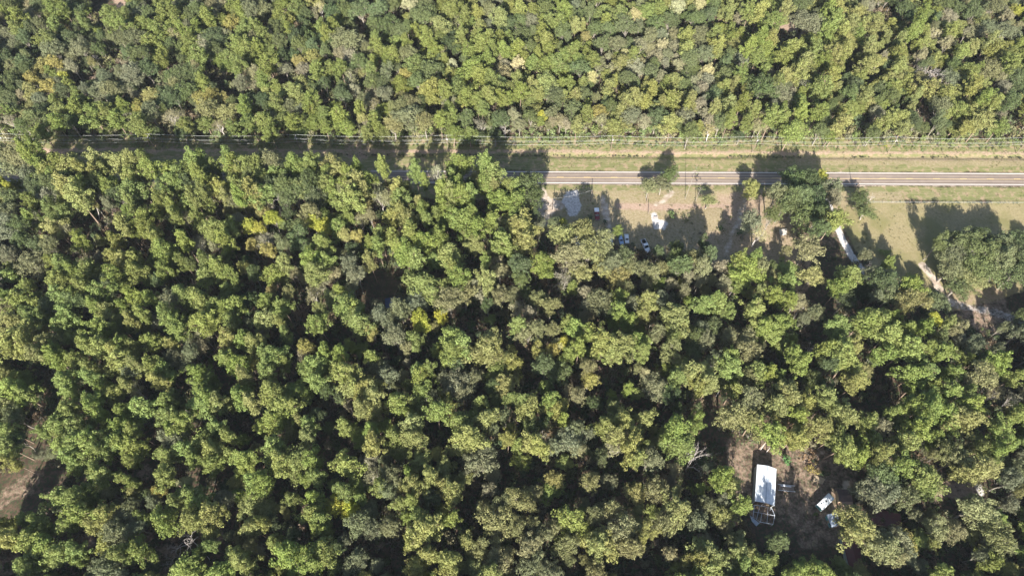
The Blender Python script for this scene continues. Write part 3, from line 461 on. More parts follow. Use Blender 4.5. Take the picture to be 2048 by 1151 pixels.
SOUTH3 = """15 892 20 P;20 922 14 q;35 882 18 o;80 907 13 g;108 905 14 g;130 892 22 P;142 912 18 P;155 882 18 P;180 882 20 P;200 897 18 P;225 887 18 P;245 882 18 P;195 947 16 P;250 957 12 P;124 993 19 P;150 992 16 P;50 1040 14 p;80 1045 14 P;165 1032 24 P;190 1042 20 q;210 1022 18 q;130 1047 14 P;60 1077 22 P;20 1077 18 q;90 1097 22 P;110 1112 20 P;50 1132 18 P;150 1097 16 P;235 1062 22 g;250 1032 20 g;235 1102 14 P;215 1132 26 g;
270 892 18 P;350 882 24 g;375 897 18 P;387 912 14 P;340 907 14 P;405 882 20 P;420 897 20 q;455 872 14 P;425 927 16 P;465 907 16 P;490 912 16 P;475 967 14 y;505 962 14 P;330 952 20 P;320 982 10 y;375 968 12 c;385 987 20 P;350 1002 14 P;395 1012 22 P;420 1027 20 q;420 1062 12 q;385 1042 18 q;325 1037 24 P;450 1002 16 g;265 1012 16 g;275 1052 16 g;365 1085 22 d;330 1125 14 d;375 1132 20 P;415 1092 14 P;440 1140 20 P;470 1107 20 P;487 1122 16 q;500 1052 14 q;505 1092 14 v;262 962 10 P;
515 897 8 b;550 897 24 P;560 922 20 q;600 922 22 P;627 917 20 P;630 952 16 P;610 872 14 q;525 962 20 P;690 930 26 P;745 882 20 q;745 952 16 b;760 972 16 P;685 977 14 P;670 1012 18 Y;700 1017 18 Y;630 992 16 P;625 1027 18 P;642 1037 16 P;575 1027 8 y;520 1042 12 q;635 1057 12 P;720 1047 20 g;747 1057 20 g;550 1087 16 P;580 1102 24 P;645 1102 24 P;625 1122 20 P;710 1122 24 g;590 1072 16 o;520 1102 12 b;
790 872 18 P;825 872 20 q;935 872 24 q;1015 877 14 q;970 897 20 g;960 927 26 g;780 952 20 g;775 982 16 g;815 942 10 P;825 967 16 q;800 1002 16 q;825 1002 14 P;860 952 18 q;885 967 18 q;900 982 20 q;860 992 18 o;907 1035 14 P;840 1037 22 P;845 1062 24 q;780 1052 20 g;855 1107 16 q;895 1122 20 q;930 1082 14 q;960 1097 20 v;990 1042 28 v;1005 1010 20 v;980 980 14 b;1000 1122 24 v;900 1148 14 q;980 1145 14 q;
1035 890 12 P;1060 887 20 q;1082 892 16 q;1105 892 16 g;1140 882 24 g;1155 897 18 v;1225 897 16 c;1230 872 14 q;1265 897 20 q;1275 915 14 q;1110 957 17 y;1180 965 18 v;1270 987 18 y;1040 1002 24 v;1035 1052 20 v;1065 1047 14 v;1085 1067 16 v;1060 1092 22 v;1137 1040 22 P;1110 1052 14 v;1210 1022 26 v;1190 1032 16 v;1240 1057 24 v;1130 1087 28 v;1205 1082 26 q;1190 1092 20 q;1260 1092 24 v;1060 1132 24 g;1100 1140 20 g;1190 1140 24 v;
1360 887 26 P;1290 892 12 P;1300 917 20 g;1385 925 18 d;1395 905 12 d;1350 942 14 b;1445 952 16 P;1465 967 16 q;1315 982 24 v;1355 1022 26 q;1330 1042 22 v;1410 1012 18 g;1395 1042 16 g;1485 1012 16 P;1340 1107 14 c;1285 1077 8 q;1410 1082 14 b;1470 1082 18 v;1480 1102 16 q;1400 1117 20 q;1430 1112 24 q;1420 1142 22 q;1490 1127 14 P;
1547 868 22 P;1592 872 23 q;1665 872 14 q;1685 887 20 q;1720 912 18 P;1760 902 18 q;1750 877 14 P;1760 952 28 o;1745 987 28 g;1778 985 22 g;1710 1032 24 q;1725 1057 30 q;1760 1092 28 v;1785 1077 22 g;1790 1112 20 v;1640 1142 20 P;1600 1142 20 P;1550 1082 22 o;
1810 882 18 q;1800 932 22 P;1850 952 22 P;1810 992 22 g;1890 902 22 v;1910 922 18 v;1965 937 28 q;1930 942 20 q;2010 892 20 P;2035 942 22 g;2020 962 18 g;1950 1022 28 v;1990 1072 26 v;2005 1092 20 v;1870 1057 20 v;1903 1060 20 v;1800 1082 22 y;1812 1112 18 g;1885 1145 13 P;1960 1112 14 g;2012 1140 16 y"""
HOLES = """190 30 14;215 110 26;165 150 22;70 100 12;15 45 9;330 65 14;335 120 16;310 160 20;430 140 14;455 175 26;365 215 14;380 235 10;560 115 10;555 155 15;655 175 20;655 195 14;700 215 10;725 60 14;800 30 9;830 85 12;870 220 14;985 105 7;945 175 6;980 220 10;1085 85 12;1092 72 6;1150 60 6;1185 100 6;1040 215 12;1085 210 8;1200 180 12;1225 190 10;1260 265 6;1375 55 9;1420 65 6;1455 50 5;1495 45 8;1510 75 10;1510 140 16;1330 145 8;1490 225 9;1478 255 7;1597 40 10;1630 72 8;1770 20 16;1735 65 8;1700 130 15;1640 148 8;1630 205 13;1563 235 13;1725 240 12;1610 255 9;1820 105 12;1880 105 9;1910 110 9;1955 110 15;1985 38 9;2005 145 8;1860 200 11;1845 230 13;1890 200 9;2030 230 16;1575 52 14;
195 430 26;215 455 22;175 440 14;150 500 18;70 465 12;85 560 18;215 360 11;335 445 20;290 500 18;440 420 11;450 410 12;345 470 16;480 500 18;365 545 12;480 560 18;625 465 11;535 525 15;760 560 38;790 550 28;870 375 6;915 475 10;935 495 16;950 520 20;870 550 14;955 400 14;870 455 10;835 372 12;1080 480 20;1075 565 12;
40 720 22;85 730 15;105 770 20;180 635 18;95 800 26;80 830 20;325 665 15;295 790 16;300 850 20;430 660 12;425 710 12;375 770 12;380 800 12;450 760 11;480 840 18;600 640 18;595 680 20;680 640 13;660 670 16;575 750 14;625 795 15;660 820 18;705 840 12;850 710 18;885 725 14;875 850 18;950 730 11;950 640 24;1000 650 16;1045 760 18;1130 620 26;1040 690 18;1205 730 24;1245 760 26;1150 820 20;1410 630 15;1450 645 12;1480 600 14;1515 665 11;1305 690 9;1300 735 9;1365 785 18;1400 790 14;1410 820 24;1425 845 16;1500 725 10;1310 810 14;1640 650 13;1610 665 14;1545 770 13;1560 720 13;1770 750 28;1765 790 24;1725 815 12;1645 860 9;1680 750 13;2010 748 12;2030 700 14;1975 830 18;
50 960 45;130 950 20;110 1035 13;240 925 14;175 1090 15;20 1135 18;130 1143 15;310 880 18;300 940 20;375 935 13;410 950 13;470 1030 16;300 1070 18;340 1095 16;680 890 22;570 965 18;560 1000 15;650 955 13;695 1060 13;530 1130 15;745 1090 18;875 880 18;885 1075 20;945 975 14;997 905 9;895 1010 11;780 1100 22;800 1130 18;1095 920 14;1065 950 18;1170 930 24;1245 940 24;1140 990 18;1100 1015 11;1145 1140 14;1250 1140 18;1430 900 28;1370 1075 16;1310 1130 24;1300 1090 18;1500 1060 20;1440 975 12;1842 915 9;1890 1020 18;2003 920 12;1925 1100 24;1900 1120 22;2030 1040 18;2035 1090 18"""
# open ground (pixels on the ground): no forest there
OPEN = [PX(q) for q in (
 [(1070, 380), (1560, 378), (1570, 470), (1560, 520), (1500, 540), (1400, 520), (1340, 510), (1260, 490), (1080, 480)],
 [(1660, 374), (2200, 374), (2200, 560), (2060, 560), (2070, 660), (1900, 660), (1760, 560), (1690, 520), (1655, 440)],
 [(1560, 430), (1680, 430), (1700, 540), (1650, 640), (1590, 640), (1560, 540)],
 [(1440, 880), (1660, 900), (1720, 930), (1715, 1130), (1660, 1140), (1590, 1110), (1500, 1070), (1490, 1010), (1440, 960)],
 [(730, 540), (800, 540), (800, 620), (720, 610)], [(1840, 965), (1990, 945), (1990, 1010), (1840, 1020)],
 [(95, 860), (125, 870), (105, 950), (60, 1030), (-30, 1060), (-60, 1000), (40, 930)], [(50, 1020), (-80, 1260), (-240, 1260), (-30, 990)],
 [(1542, 40), (1595, 40), (1600, 78), (1545, 80)], [(180, -30), (270, -30), (270, 60), (200, 60)],
 [(1400, 780), (1450, 790), (1450, 880), (1400, 880)])]
def in_open(x, y):
    xa, ya = np.array([x]), np.array([y])
    return any(sdist(xa, ya, p)[0] > 0 for p in OPEN)
random.seed(5)
TREES = []   # dict per tree
def parse(s): return [q.split() for q in s.replace('\n', '').split(';') if q.strip()]
SPECIAL = {(1298, 374): 11, (1325, 367): 11, (1340, 350): 14, (1416, 402): 8, (1718, 398): 9, (1731, 424): 8, (1743, 395): 6,
           (1507, 375): 12, (1642, 357): 15, (1770, 505): 3, (1875, 485): 9, (80, 907): 5, (108, 905): 5, (1110, 443): 4, (1125, 443): 4, (365, 1085): 10, (330, 1125): 7,
           (1925, 484): 17, (1958, 476): 14, (1904, 508): 15, (1900, 538): 14, (1936, 558): 12, (1978, 505): 18, (2012, 491): 16, (2034, 483): 17, (1945, 520): 16, (1968, 545): 14, (1915, 575): 12,
           (1130, 475): 22, (1166, 466): 23, (1206, 487): 22, (1140, 512): 22, (1180, 502): 22, (1862, 142): 16, (1845, 145): 15, (1878, 148): 15}
def add_tree(px, py, r, k, h=None, listed=True):
    proto, tint, words, h0 = KIND[k]
    if h is None: h = SPECIAL.get((px, py)) or h0 * random.uniform(.86, 1.16) * (.86 if py < 284 else 1)
    if (px, py) not in SPECIAL and (290 < py < 400 and px < 1080 or py < 465 and 1480 < px < 1690 or 470 < py < 560 and 1280 < px < 1560): h *= 1.15
    share = .76 if proto == 'pine' else .68
    fixed = (px, py) in SPECIAL
    for _ in range(60):
        zc = h * share; x, y = W(px, py, zc); s = road_s(x, y)
        if not listed or fixed: break
        if py < 284 and s < 20.0 + 4.5 * math.sin(x * .21) * math.sin(x * .083 + 1): h *= .93
        elif py > 290 and s > -6.5 and h < 30: h *= 1.04
        else: break
        if h < 3: break
    dz = P(x, y, zc)[2]; R = r * dz / F * (1 if fixed else random.uniform(.84, 1.16))
    TREES.append(dict(x=x, y=y, h=h, R=R, px=px, py=py, r=r, k=k, listed=listed))
for s in (NORTH, SOUTH, SOUTH2, SOUTH3):
    for a, b, r, k in parse(s): add_tree(int(a), int(b), float(r), k)
holes = np.array([[float(v) for v in q] for q in parse(HOLES)])
KEEP = np.array([(85, 960, 26), (50, 985, 26), (1290, 491, 17), (1250, 478, 11), (1194, 433, 12), (1312, 442, 15), (1350, 450, 16), (1568, 916, 18), (1620, 1092, 34), (1600, 1050, 24), (1630, 940, 26), (1565, 465, 10), (1690, 505, 14), (1870, 570, 12), (1480, 900, 20),
                 (1530, 965, 40), (1655, 1005, 20), (1705, 1105, 12), (1785, 1040, 12), (1925, 965, 22), (1950, 965, 12), (165, 795, 9), (215, 360, 9), (1960, 625, 30), (1575, 52, 16)])
# canopy between the ones read off
occ = np.array([[t['px'], t['py'], t['r']] for t in TREES])
acc = []
for _ in range(26000):
    x = random.uniform(-330, 330); y = random.uniform(12, 372); s = road_s(x, y)
    if -8.5 < s < 24 or (s > -15 and s < 0 and x > 5): continue
    north = s > 0; h = random.uniform(8, 15) if north else random.uniform(9, 17)
    R = 1.7 + 2.6 * random.random() ** 1.3; px, py, dz = P(x, y, h * .7)
    if py < -60 or px < -80 or px > 2130: continue
    r = R * F / dz
    fac = .62 if north else .80
    if len(occ) and (np.hypot(occ[:, 0] - px, occ[:, 1] - py) < fac * (occ[:, 2] + r)).any(): continue
    if (np.hypot(holes[:, 0] - px, holes[:, 1] - py) < holes[:, 2] + r * .6).any(): continue
    if (np.hypot(KEEP[:, 0] - px, KEEP[:, 1] - py) < KEEP[:, 2] + r * 1.2).any(): continue
    if in_open(x, y): continue
    occ = np.vstack([occ, [px, py, r]])
    near = occ[:len(TREES)]
    if px < 500 and north: k = random.choice('ppogovbg')
    elif north: k = random.choice('ppqqogvob' if px < 1500 else 'qqpqpogvb')
    else: k = random.choice('PpPqogvPs')
    if random.random() < .72:
        dd = np.hypot(near[:, 0] - px, near[:, 1] - py); kk = TREES[int(dd.argmin())]['k']
        if kk in 'pPqogvsb': k = kk
    acc.append((px, py, r, k, h, x, y, R))
for u_ in np.arange(-330, 14, 5.2):      # the close row south of the road that shades it
    for s_ in (-11.5, -17.5):
        x, y = on_road(u_ + random.uniform(-2, 2), s_ + random.uniform(-2, 2)); h = random.uniform(18, 23); R = random.uniform(2.8, 3.7); px, py, dz = P(x, y, h * .74)
        if px < 60 or 250 < px < 300 or 765 < px < 860 or (s_ > -13 and (190 < px < 240 or 560 < px < 620 or 690 < px)) or px > 1040: continue
        if y > 0: acc.append((px, py, R * F / dz, random.choice('PpPoqs'), h, x, y, R))
for px, py, r, k, h, x, y, R in acc:
    TREES.append(dict(x=x, y=y, h=h, R=R, px=px, py=py, r=r, k=k, listed=False))
# ------------------------------------------------------------------ build trees
def inframe(t): return -6 < t['px'] < 2054 and -6 < t['py'] < 1157
size_word = lambda r: 'huge' if r > 25 else 'big' if r > 19 else 'medium' if r > 13 else 'small' if r > 9 else 'tiny'
def where(t):
    a, b = t['px'] / 20.48, t['py'] / 11.51
    a = min(99, max(1, a)); b = min(99, max(1, b)); return a, b
LABELS = set()
ONES = 'zero one two three four five six seven eight nine ten eleven twelve thirteen fourteen fifteen sixteen seventeen eighteen nineteen'.split()
TENS = '- - twenty thirty forty fifty sixty seventy eighty ninety'.split()
def spell(n):
    n = int(n); return ONES[n] if n < 20 else TENS[n // 10] + ('-' + ONES[n % 10] if n % 10 else '')
def tree_label(t):
    a, b = where(t); w_ = KIND[t['k']][2]
    side = 'north of the road' if t['py'] < 284 else 'south of the road'
    w_ = w_.replace(' tree', '') if len(w_.split()) > 4 else w_
    base = f"{size_word(t['r'])} {w_} {side}, {spell(round(a))} percent across, {spell(round(b))} percent down"
    for aa in ('just over', 'just under', 'about', 'near', 'nearly', 'some', 'roughly', 'around'):
        if base not in LABELS: break
        base = f"{size_word(t['r'])} {w_} {side}, {aa} {spell(round(a))} percent across, {spell(round(b))} percent down"
    LABELS.add(base); return base
HAND = {(1298, 374): 'sparse pale tree with white trunks beside the road, left of the roadside pair', (1325, 367): 'grey-green leaning tree beside the road, middle of a roadside clump',
 (1340, 350): 'green leafy tree at the road edge casting its shade on the north verge', (1416, 402): 'small lone olive tree on the dry grass south of the road',
 (1718, 398): 'dark shaded round tree by the road at the corner of the field', (1731, 424): 'mid green tree just behind the dark tree at the field corner',
 (1743, 395): 'bare whitish shrub beside the dark tree at the field corner', (1615, 497): 'round olive oak alone on the sandy lot left of the white gravel drive',
 (690, 930): 'big bright green rounded pine crown standing clear of dark gaps', (1360, 887): 'big round bright green tree left of the dark clearing by the shed',
 (1137, 1040): 'bright green pine among dull olive oaks near the bottom middle', (547, 438): 'bright yellow tree beside a bare grey one in the left woods',
 (1862, 142): 'bare dead tree with tangled white branches in the upper right woods', (365, 1085): 'fallen grey dead tree with spread branches at lower left',
 (1568, 916): 'round bright green bush beside the white roofed shed', (1725, 1057): 'wide yellow-green pine overhanging the red roofed house',
 (1770, 505): 'tiny round green tree in the shade at the field edge', (1430, 1112): 'wide yellowish pine at the bottom edge left of the shed'}
pines = sorted([t for t in TREES if inframe(t) and KIND[t['k']][0] == 'pine'], key=lambda t: -(t['r'] + (100 if (t['px'], t['py']) in HAND else 0) + (3 if t['listed'] else 0)))
broad = sorted([t for t in TREES if inframe(t) and KIND[t['k']][0] in ('oak', 'rag')], key=lambda t: -(t['r'] + (100 if (t['px'], t['py']) in HAND else 0) + (3 if t['listed'] else 0)))
dead = [t for t in TREES if KIND[t['k']][0] == 'dead']
single = pines[:300] + broad[:300] + dead
ids = {id(t) for t in single}
CNT = {'pine': 12, 'oak': 10, 'rag': 4, 'dead': 4, 'bush': 4}
def vary(c, a=.14):
    m = random.uniform(1 - a, 1 + a); g = random.uniform(-.07, .07)
    return [c[0] * m * (1 + g), c[1] * m, c[2] * m * (1 + random.uniform(-.15, .15))]
def build_tree(t):
    proto, tint, words, _ = KIND[t['k']]
    name = {'pine': 'pine_tree', 'oak': 'broadleaf_tree', 'rag': 'broadleaf_tree', 'dead': 'dead_tree'}[proto]
    i = random.randrange(CNT[proto]); cr, tr = PROTO[proto][i]
    hh, rr = (PH, PR) if proto == 'pine' else (OH, OR)
    root = empty(name, t['x'], t['y'], 0, random.uniform(0, 6.28))
    sx = t['R'] / rr * 1.2; sz = t['h'] / hh
    if proto == 'dead': sx = max(sx * 1.2, .5)
    q_ = random.uniform(.84, 1.16); root.scale = (sx * q_, sx / q_, sz)
    tc = vary(tint) if tint else None
    if cr:
        c = link_mesh('crown', cr, root); c['tint'] = tc
    link_mesh('trunk', tr, root)
    cat = {'pine': 'pine tree', 'oak': 'broadleaf tree', 'rag': 'broadleaf tree', 'dead': 'dead tree'}[proto]
    lab = HAND.get((t['px'], t['py'])) or tree_label(t)
    grp = {'pine': 'pines of the woods', 'oak': 'broadleaf trees of the woods', 'rag': 'broadleaf trees of the woods', 'dead': 'bare dead trees in the woods'}[proto]
    tag(root, lab, cat, grp)
for t in single: build_tree(t)

# ------------------------------------------------------------------ the rest as stuff (instances on points)
def scatter(name, pts, label, cat, coll=BOTH):
    """pts: (x,y,z,index,sx,sz,rot,tint)"""
    me = bpy.data.meshes.new(name); n = len(pts)
    me.vertices.add(n); me.vertices.foreach_set('co', np.array([p[:3] for p in pts], np.float32).ravel())
    a = me.attributes.new('idx', 'INT', 'POINT'); a.data.foreach_set('value', np.array([p[3] for p in pts], np.int32))
    a = me.attributes.new('scl', 'FLOAT_VECTOR', 'POINT'); a.data.foreach_set('vector', np.array([(p[4], p[4], p[5]) for p in pts], np.float32).ravel())
    a = me.attributes.new('rot', 'FLOAT_VECTOR', 'POINT'); a.data.foreach_set('vector', np.array([(0, 0, p[6]) for p in pts], np.float32).ravel())
    a = me.attributes.new('tint', 'FLOAT_COLOR', 'POINT'); a.data.foreach_set('color', np.array([(*p[7], 1) for p in pts], np.float32).ravel())
    o = link_mesh(name, me); tag(o, label, cat, kind='stuff')
    g = bpy.data.node_groups.new(name, 'GeometryNodeTree')
    g.interface.new_socket('Geometry', in_out='INPUT', socket_type='NodeSocketGeometry'); g.interface.new_socket('Geometry', in_out='OUTPUT', socket_type='NodeSocketGeometry')
    i = g.nodes.new('NodeGroupInput'); o_ = g.nodes.new('NodeGroupOutput'); ci = g.nodes.new('GeometryNodeCollectionInfo')
    ci.inputs[0].default_value = coll; ci.inputs[1].default_value = True; ci.inputs[2].default_value = True
    iop = g.nodes.new('GeometryNodeInstanceOnPoints'); iop.inputs['Pick Instance'].default_value = True
    def na(nm, dt):
        q = g.nodes.new('GeometryNodeInputNamedAttribute'); q.data_type = dt; q.inputs[0].default_value = nm; return q.outputs[0]
    g.links.new(i.outputs[0], iop.inputs['Points']); g.links.new(ci.outputs[0], iop.inputs['Instance'])
    g.links.new(na('idx', 'INT'), iop.inputs['Instance Index']); g.links.new(na('scl', 'FLOAT_VECTOR'), iop.inputs['Scale'])
    er = g.nodes.new('FunctionNodeEulerToRotation'); g.links.new(na('rot', 'FLOAT_VECTOR'), er.inputs[0]); g.links.new(er.outputs[0], iop.inputs['Rotation'])
    g.links.new(iop.outputs[0], o_.inputs[0])
    o.modifiers.new('scatter', 'NODES').node_group = g
    return o
pts = []
def stuff_pt(x, y, h, R, k):
    proto, tint, _, _ = KIND[k]
    if proto == 'pine': return (x, y, 0, random.randrange(12), R / PR * 1.2, h / PH, random.uniform(0, 6.28), vary(tint))
    return (x, y, 0, 12 + random.randrange(10), R / OR * 1.2, h / OH, random.uniform(0, 6.28), vary(tint))
for t in TREES:
    if id(t) not in ids and t['k'] != 'd': pts.append(stuff_pt(t['x'], t['y'], t['h'], t['R'], t['k']))
# forest beyond the frame
for gx_ in np.arange(-372, 373, 7.0):
    for gy_ in np.arange(-30, 420, 7.0):
        x = gx_ + random.uniform(-2.5, 2.5); y = gy_ + random.uniform(-2.5, 2.5); s = road_s(x, y)
        if -15 < s < 24 or in_open(x, y): continue
        h = random.uniform(15, 22); px, py, dz = P(x, y, h * .7)
        if -30 < px < 2078 and -30 < py < 1181: continue
        px2, py2, _ = P(x, y, 0)
        if 0 < px2 < 2048 and py2 < 0: h *= .7
        pts.append(stuff_pt(x, y, h, random.uniform(3.2, 4.3), random.choice('PpPqogv')))
scatter('forest', pts, 'the rest of the pine and oak woods filling in between the larger trees', 'woods')
# undergrowth
ug = []
G_NORTH = [(.15, .17, .075), (.19, .19, .085), (.12, .15, .065), (.22, .17, .11)]
G_SOUTH = [(.10, .125, .05), (.075, .10, .045), (.16, .15, .08), (.19, .14, .09)]
for gx_ in np.arange(-330, 331, 3.2):
    for gy_ in np.arange(5, 372, 3.2):
        x = gx_ + random.uniform(-1.8, 1.8); y = gy_ + random.uniform(-1.8, 1.8); s = road_s(x, y)
        if -14.5 < s < 17.6: continue
        px, py, dz = P(x, y, 1)
        if px < -20 or px > 2068 or py < -20 or py > 1180: continue
        if in_open(x, y): continue
        edge = 17.6 < s < 31
        if not edge and random.random() < .08: continue
        if s < 0 and px < 560 and py > 850 and random.random() < .55: continue
        sc = random.uniform(.9, 2.2) if edge else random.uniform(.8, 2.3)
        if s < 21 + 2 * math.sin(x * .17 + 2) and edge: sc *= .5
        tn = vary(random.choice([(.20, .24, .09), (.17, .21, .08), (.24, .23, .12)] if edge else G_NORTH if s > 0 else G_SOUTH))
        ug.append((x, y, 0, 22 + random.randrange(4), sc, sc * random.uniform(.8, 1.5), random.uniform(0, 6.28), tn))
scatter('undergrowth', ug, 'low bushes and saplings on the forest floor and along the woods edge', 'undergrowth')
# ditch weeds
wd = []
for _ in range(900):
    u = random.uniform(-330, 330); x, y = on_road(u, 13.2 + random.gauss(0, .35))
    if (vnoise(np.array([x]), np.array([y]), 18, 9)[0]) < .42: continue
    wd.append((x, y, -.5, 22 + random.randrange(4), random.uniform(.22, .42), random.uniform(.2, .4), random.uniform(0, 6.28), vary((.05, .06, .035), .3)))
for _ in range(160):
    u = random.uniform(175, 330); x, y = on_road(u, -13.6 + random.gauss(0, .3))
    wd.append((x, y, 0, 22 + random.randrange(4), random.uniform(.15, .35), random.uniform(.12, .3), random.uniform(0, 6.28), vary((.09, .12, .06), .3)))
for _ in range(2600):
    u = random.uniform(-330, 330); s_ = random.uniform(16.8, 24.5); x, y = on_road(u, s_)
    if vnoise(np.array([x]), np.array([y]), 7, 12)[0] < .30: continue
    q_ = random.uniform(.28, .62) * (1 + max(0, s_ - 20) * .12)
    wd.append((x, y, -.1, 22 + random.randrange(4), q_, q_ * random.uniform(.5, 1.1), random.uniform(0, 6.28), vary(random.choice([(.235, .27, .105), (.20, .245, .09), (.28, .25, .14)]), .2)))
gt = []
for _ in range(9000):       # grass tufts and weeds of the open ground
    x = random.uniform(-60, 330); s_ = random.uniform(-95, -5) if random.random() < .8 else random.uniform(5, 17); x, y = on_road(x - RA.x, s_)
    if s_ < -14 and not in_open(x, y): continue
    if vnoise(np.array([x]), np.array([y]), 6, 13)[0] < .42: continue
    if min(pdist(np.array([x]), np.array([y]), PX(l_))[0] for l_ in ([(1655, 400), (1668, 440), (1684, 478), (1712, 525)], [(1320, 430), (1318, 455)], [(1145, 385), (1147, 425)])) < 3: continue
    q_ = random.uniform(.1, .3) * (1.5 if x < 160 and s_ < -14 else 1)
    gt.append((x, y, -.05, 22 + random.randrange(4), q_, q_ * random.uniform(.4, .9), random.uniform(0, 6.28), vary(random.choice([(.22, .20, .09), (.27, .225, .12), (.16, .17, .065)]), .2)))
scatter('grass_tufts', gt, 'rough grass tufts and small weeds on the open lot, verge and hay field', 'grass')
scatter('weeds', wd, 'weeds and brush along the roadside ditch, the power line and the field fence', 'weeds')

# individual shrubs in the open
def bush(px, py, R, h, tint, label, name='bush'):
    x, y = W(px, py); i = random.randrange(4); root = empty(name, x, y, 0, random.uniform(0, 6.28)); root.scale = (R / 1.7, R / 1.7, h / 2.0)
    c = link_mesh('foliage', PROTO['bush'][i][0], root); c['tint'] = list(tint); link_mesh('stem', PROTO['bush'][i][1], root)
    tag(root, label, 'bush', 'bushes in the open ground')
bush(1568, 921, 3.3, 3.6, (.09, .20, .06), 'round bright green bush beside the white roofed shed')
bush(1625, 938, 3.2, 2.2, (.26, .21, .07), 'wide yellow-brown bush between the shed and the camper')
bush(1647, 946, 2.2, 2.6, (.05, .08, .03), 'dark green bush right of the yellow-brown one in the yard')
bush(1612, 905, 4.2, 1.6, (.27, .18, .10), 'low reddish brown brush beyond the bright green bush')
bush(1630, 1030, 1.2, 1.4, (.12, .17, .04), 'small green bush left of the white camper')
bush(1655, 425, 1.5, 1.6, (.18, .20, .07), 'pale green bush at the head of the gravel drive')
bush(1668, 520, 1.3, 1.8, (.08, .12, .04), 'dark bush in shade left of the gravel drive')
bush(989, 330, 1.6, 3.0, (.33, .27, .12), 'yellow dry bush on the shaded north verge')
bush(1345, 432, 3.0, 2.2, (.12, .17, .06), 'green bush right of the white sand patch')
bush(1372, 436, 2.2, 1.6, (.16, .18, .08), 'low bush on dry grass below the lone tree')
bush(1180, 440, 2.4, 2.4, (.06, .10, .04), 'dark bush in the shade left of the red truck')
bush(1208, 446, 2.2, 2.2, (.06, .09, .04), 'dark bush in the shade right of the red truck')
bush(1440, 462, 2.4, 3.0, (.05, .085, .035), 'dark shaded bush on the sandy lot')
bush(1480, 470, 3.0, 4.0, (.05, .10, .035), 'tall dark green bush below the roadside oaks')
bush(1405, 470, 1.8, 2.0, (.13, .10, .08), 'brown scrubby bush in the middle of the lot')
bush(1890, 998, 1.3, .8, (.22, .24, .07), 'small yellow-green tuft beside the shaded farm track')
bush(1770, 296, 1.5, 2.4, (.26, .26, .05), 'yellow bush at the foot of the third power pole')

# ------------------------------------------------------------------ lone tall pine by the road
def lone_pine(px, py, h, label, cr=(.14, .17, .06)):
    x, y = W(px, py); root = empty('pine_tree', x, y); rg = np.random.default_rng(int(px))
    wd_ = MB(); limb(wd_, (0, 0, -.2), (.5, .6, h), .13, .04, rg, 7, .006, 6); pf = []
    for i in range(11):
        az = i * 2.4; z = h * (.78 + .2 * i / 11) ; L = 2.1 * (1 - .55 * i / 11) * rg.uniform(.6, 1.1)
        tip = np.array([.45 + math.cos(az) * L, .5 + math.sin(az) * L, z + .4]); limb(wd_, (.45, .5, z - .3), tip, .06, .02, rg, 4, .05, 2)
        pf.append((tip, rg.uniform(.3, .55), rg.uniform(.4, .7)))
    V_, Q_, A_ = crown_arrays(pf, 90, .16, rg)
    c = link_mesh('crown', arrays_mesh('crown', V_, Q_, A_, M_NEEDLE), root); c['tint'] = list(cr)
    link_mesh('trunk', wood_mesh('trunk', wd_, M_OBARK), root); tag(root, label, 'pine tree')
lone_pine(1370, 398, 22, 'very tall slender pine with a pale trunk and sparse top beside the road')
lone_pine(1391, 402, 9, 'short slim pine with a pale top right of the very tall slender one')

# ------------------------------------------------------------------ power line
M_POLE = simple('weathered_pole', (.23, .18, .14), .9, spec=.1); M_WIRE = simple('aluminium_wire', (.58, .58, .54), .4, .2, var=.05); M_ARM = simple('pale_crossarm', (.62, .60, .56), .8)
M_CER = simple('insulator_grey', (.5, .5, .52), .4)
def pole(x, y, h, label, arms=True, group=None, rz=0.0):
    root = empty('power_pole', x, y, 0, rz)
    MB().tube([(0, 0, -.3), (0, 0, h)], [.17, .11], 10).build('shaft', M_POLE, root)
    if arms:
        MB().box(-.07, .07, -1.25, 1.25, h - .75, h - .6).build('crossarm', M_ARM, root)
        for yy in (-1.15, 0.45, 1.15): MB().tube([(0, yy, h - .6), (0, yy, h - .48), (0, yy, h - .36)], [.05, .09, .04], 8).build('insulator', M_CER, root)
        MB().tube([(.24, .1, h - 2.4), (.24, .1, h - 1.6)], .2, 10).build('transformer', M_CER, root)
    return tag(root, label, 'power pole', group)
pxs = [(21, 298, 'power pole nearest the left edge of the photo, above the dirt clearing'), (311, 306, 'power pole in shade above the left woods, second along the line'), (600, 305, 'power pole hidden in shade, third along the line from the left'),
       (896, 303, 'power pole among roadside trees left of the sunny verge'), (1221, 305, 'power pole with white crossarm on the open verge above the house lot'),
       (1504, 305, 'power pole with white crossarm above the big roadside oaks'), (1776, 309, 'power pole with white crossarm beside the yellow bush'), (2033, 307, 'power pole nearest the right edge of the photo')]
pl = []
for i, (a, b, lab) in enumerate(pxs):
    x, y = W(a, b); s = 15.6; u = (x - RA.x) * rdir.x + (y - RA.y) * rdir.y; x, y = on_road(u, s)
    pole(x, y, 9.6, lab, True, 'power poles along the verge', rang); pl.append(u)
pl = [pl[0] - 80] + pl + [pl[-1] + 75]
def span(p0, p1, sag, n=10):
    return [tuple(p0[i] + (p1[i] - p0[i]) * t - (sag * 4 * t * (1 - t) if i == 2 else 0) for i in range(3)) for t in np.linspace(0, 1, n)]
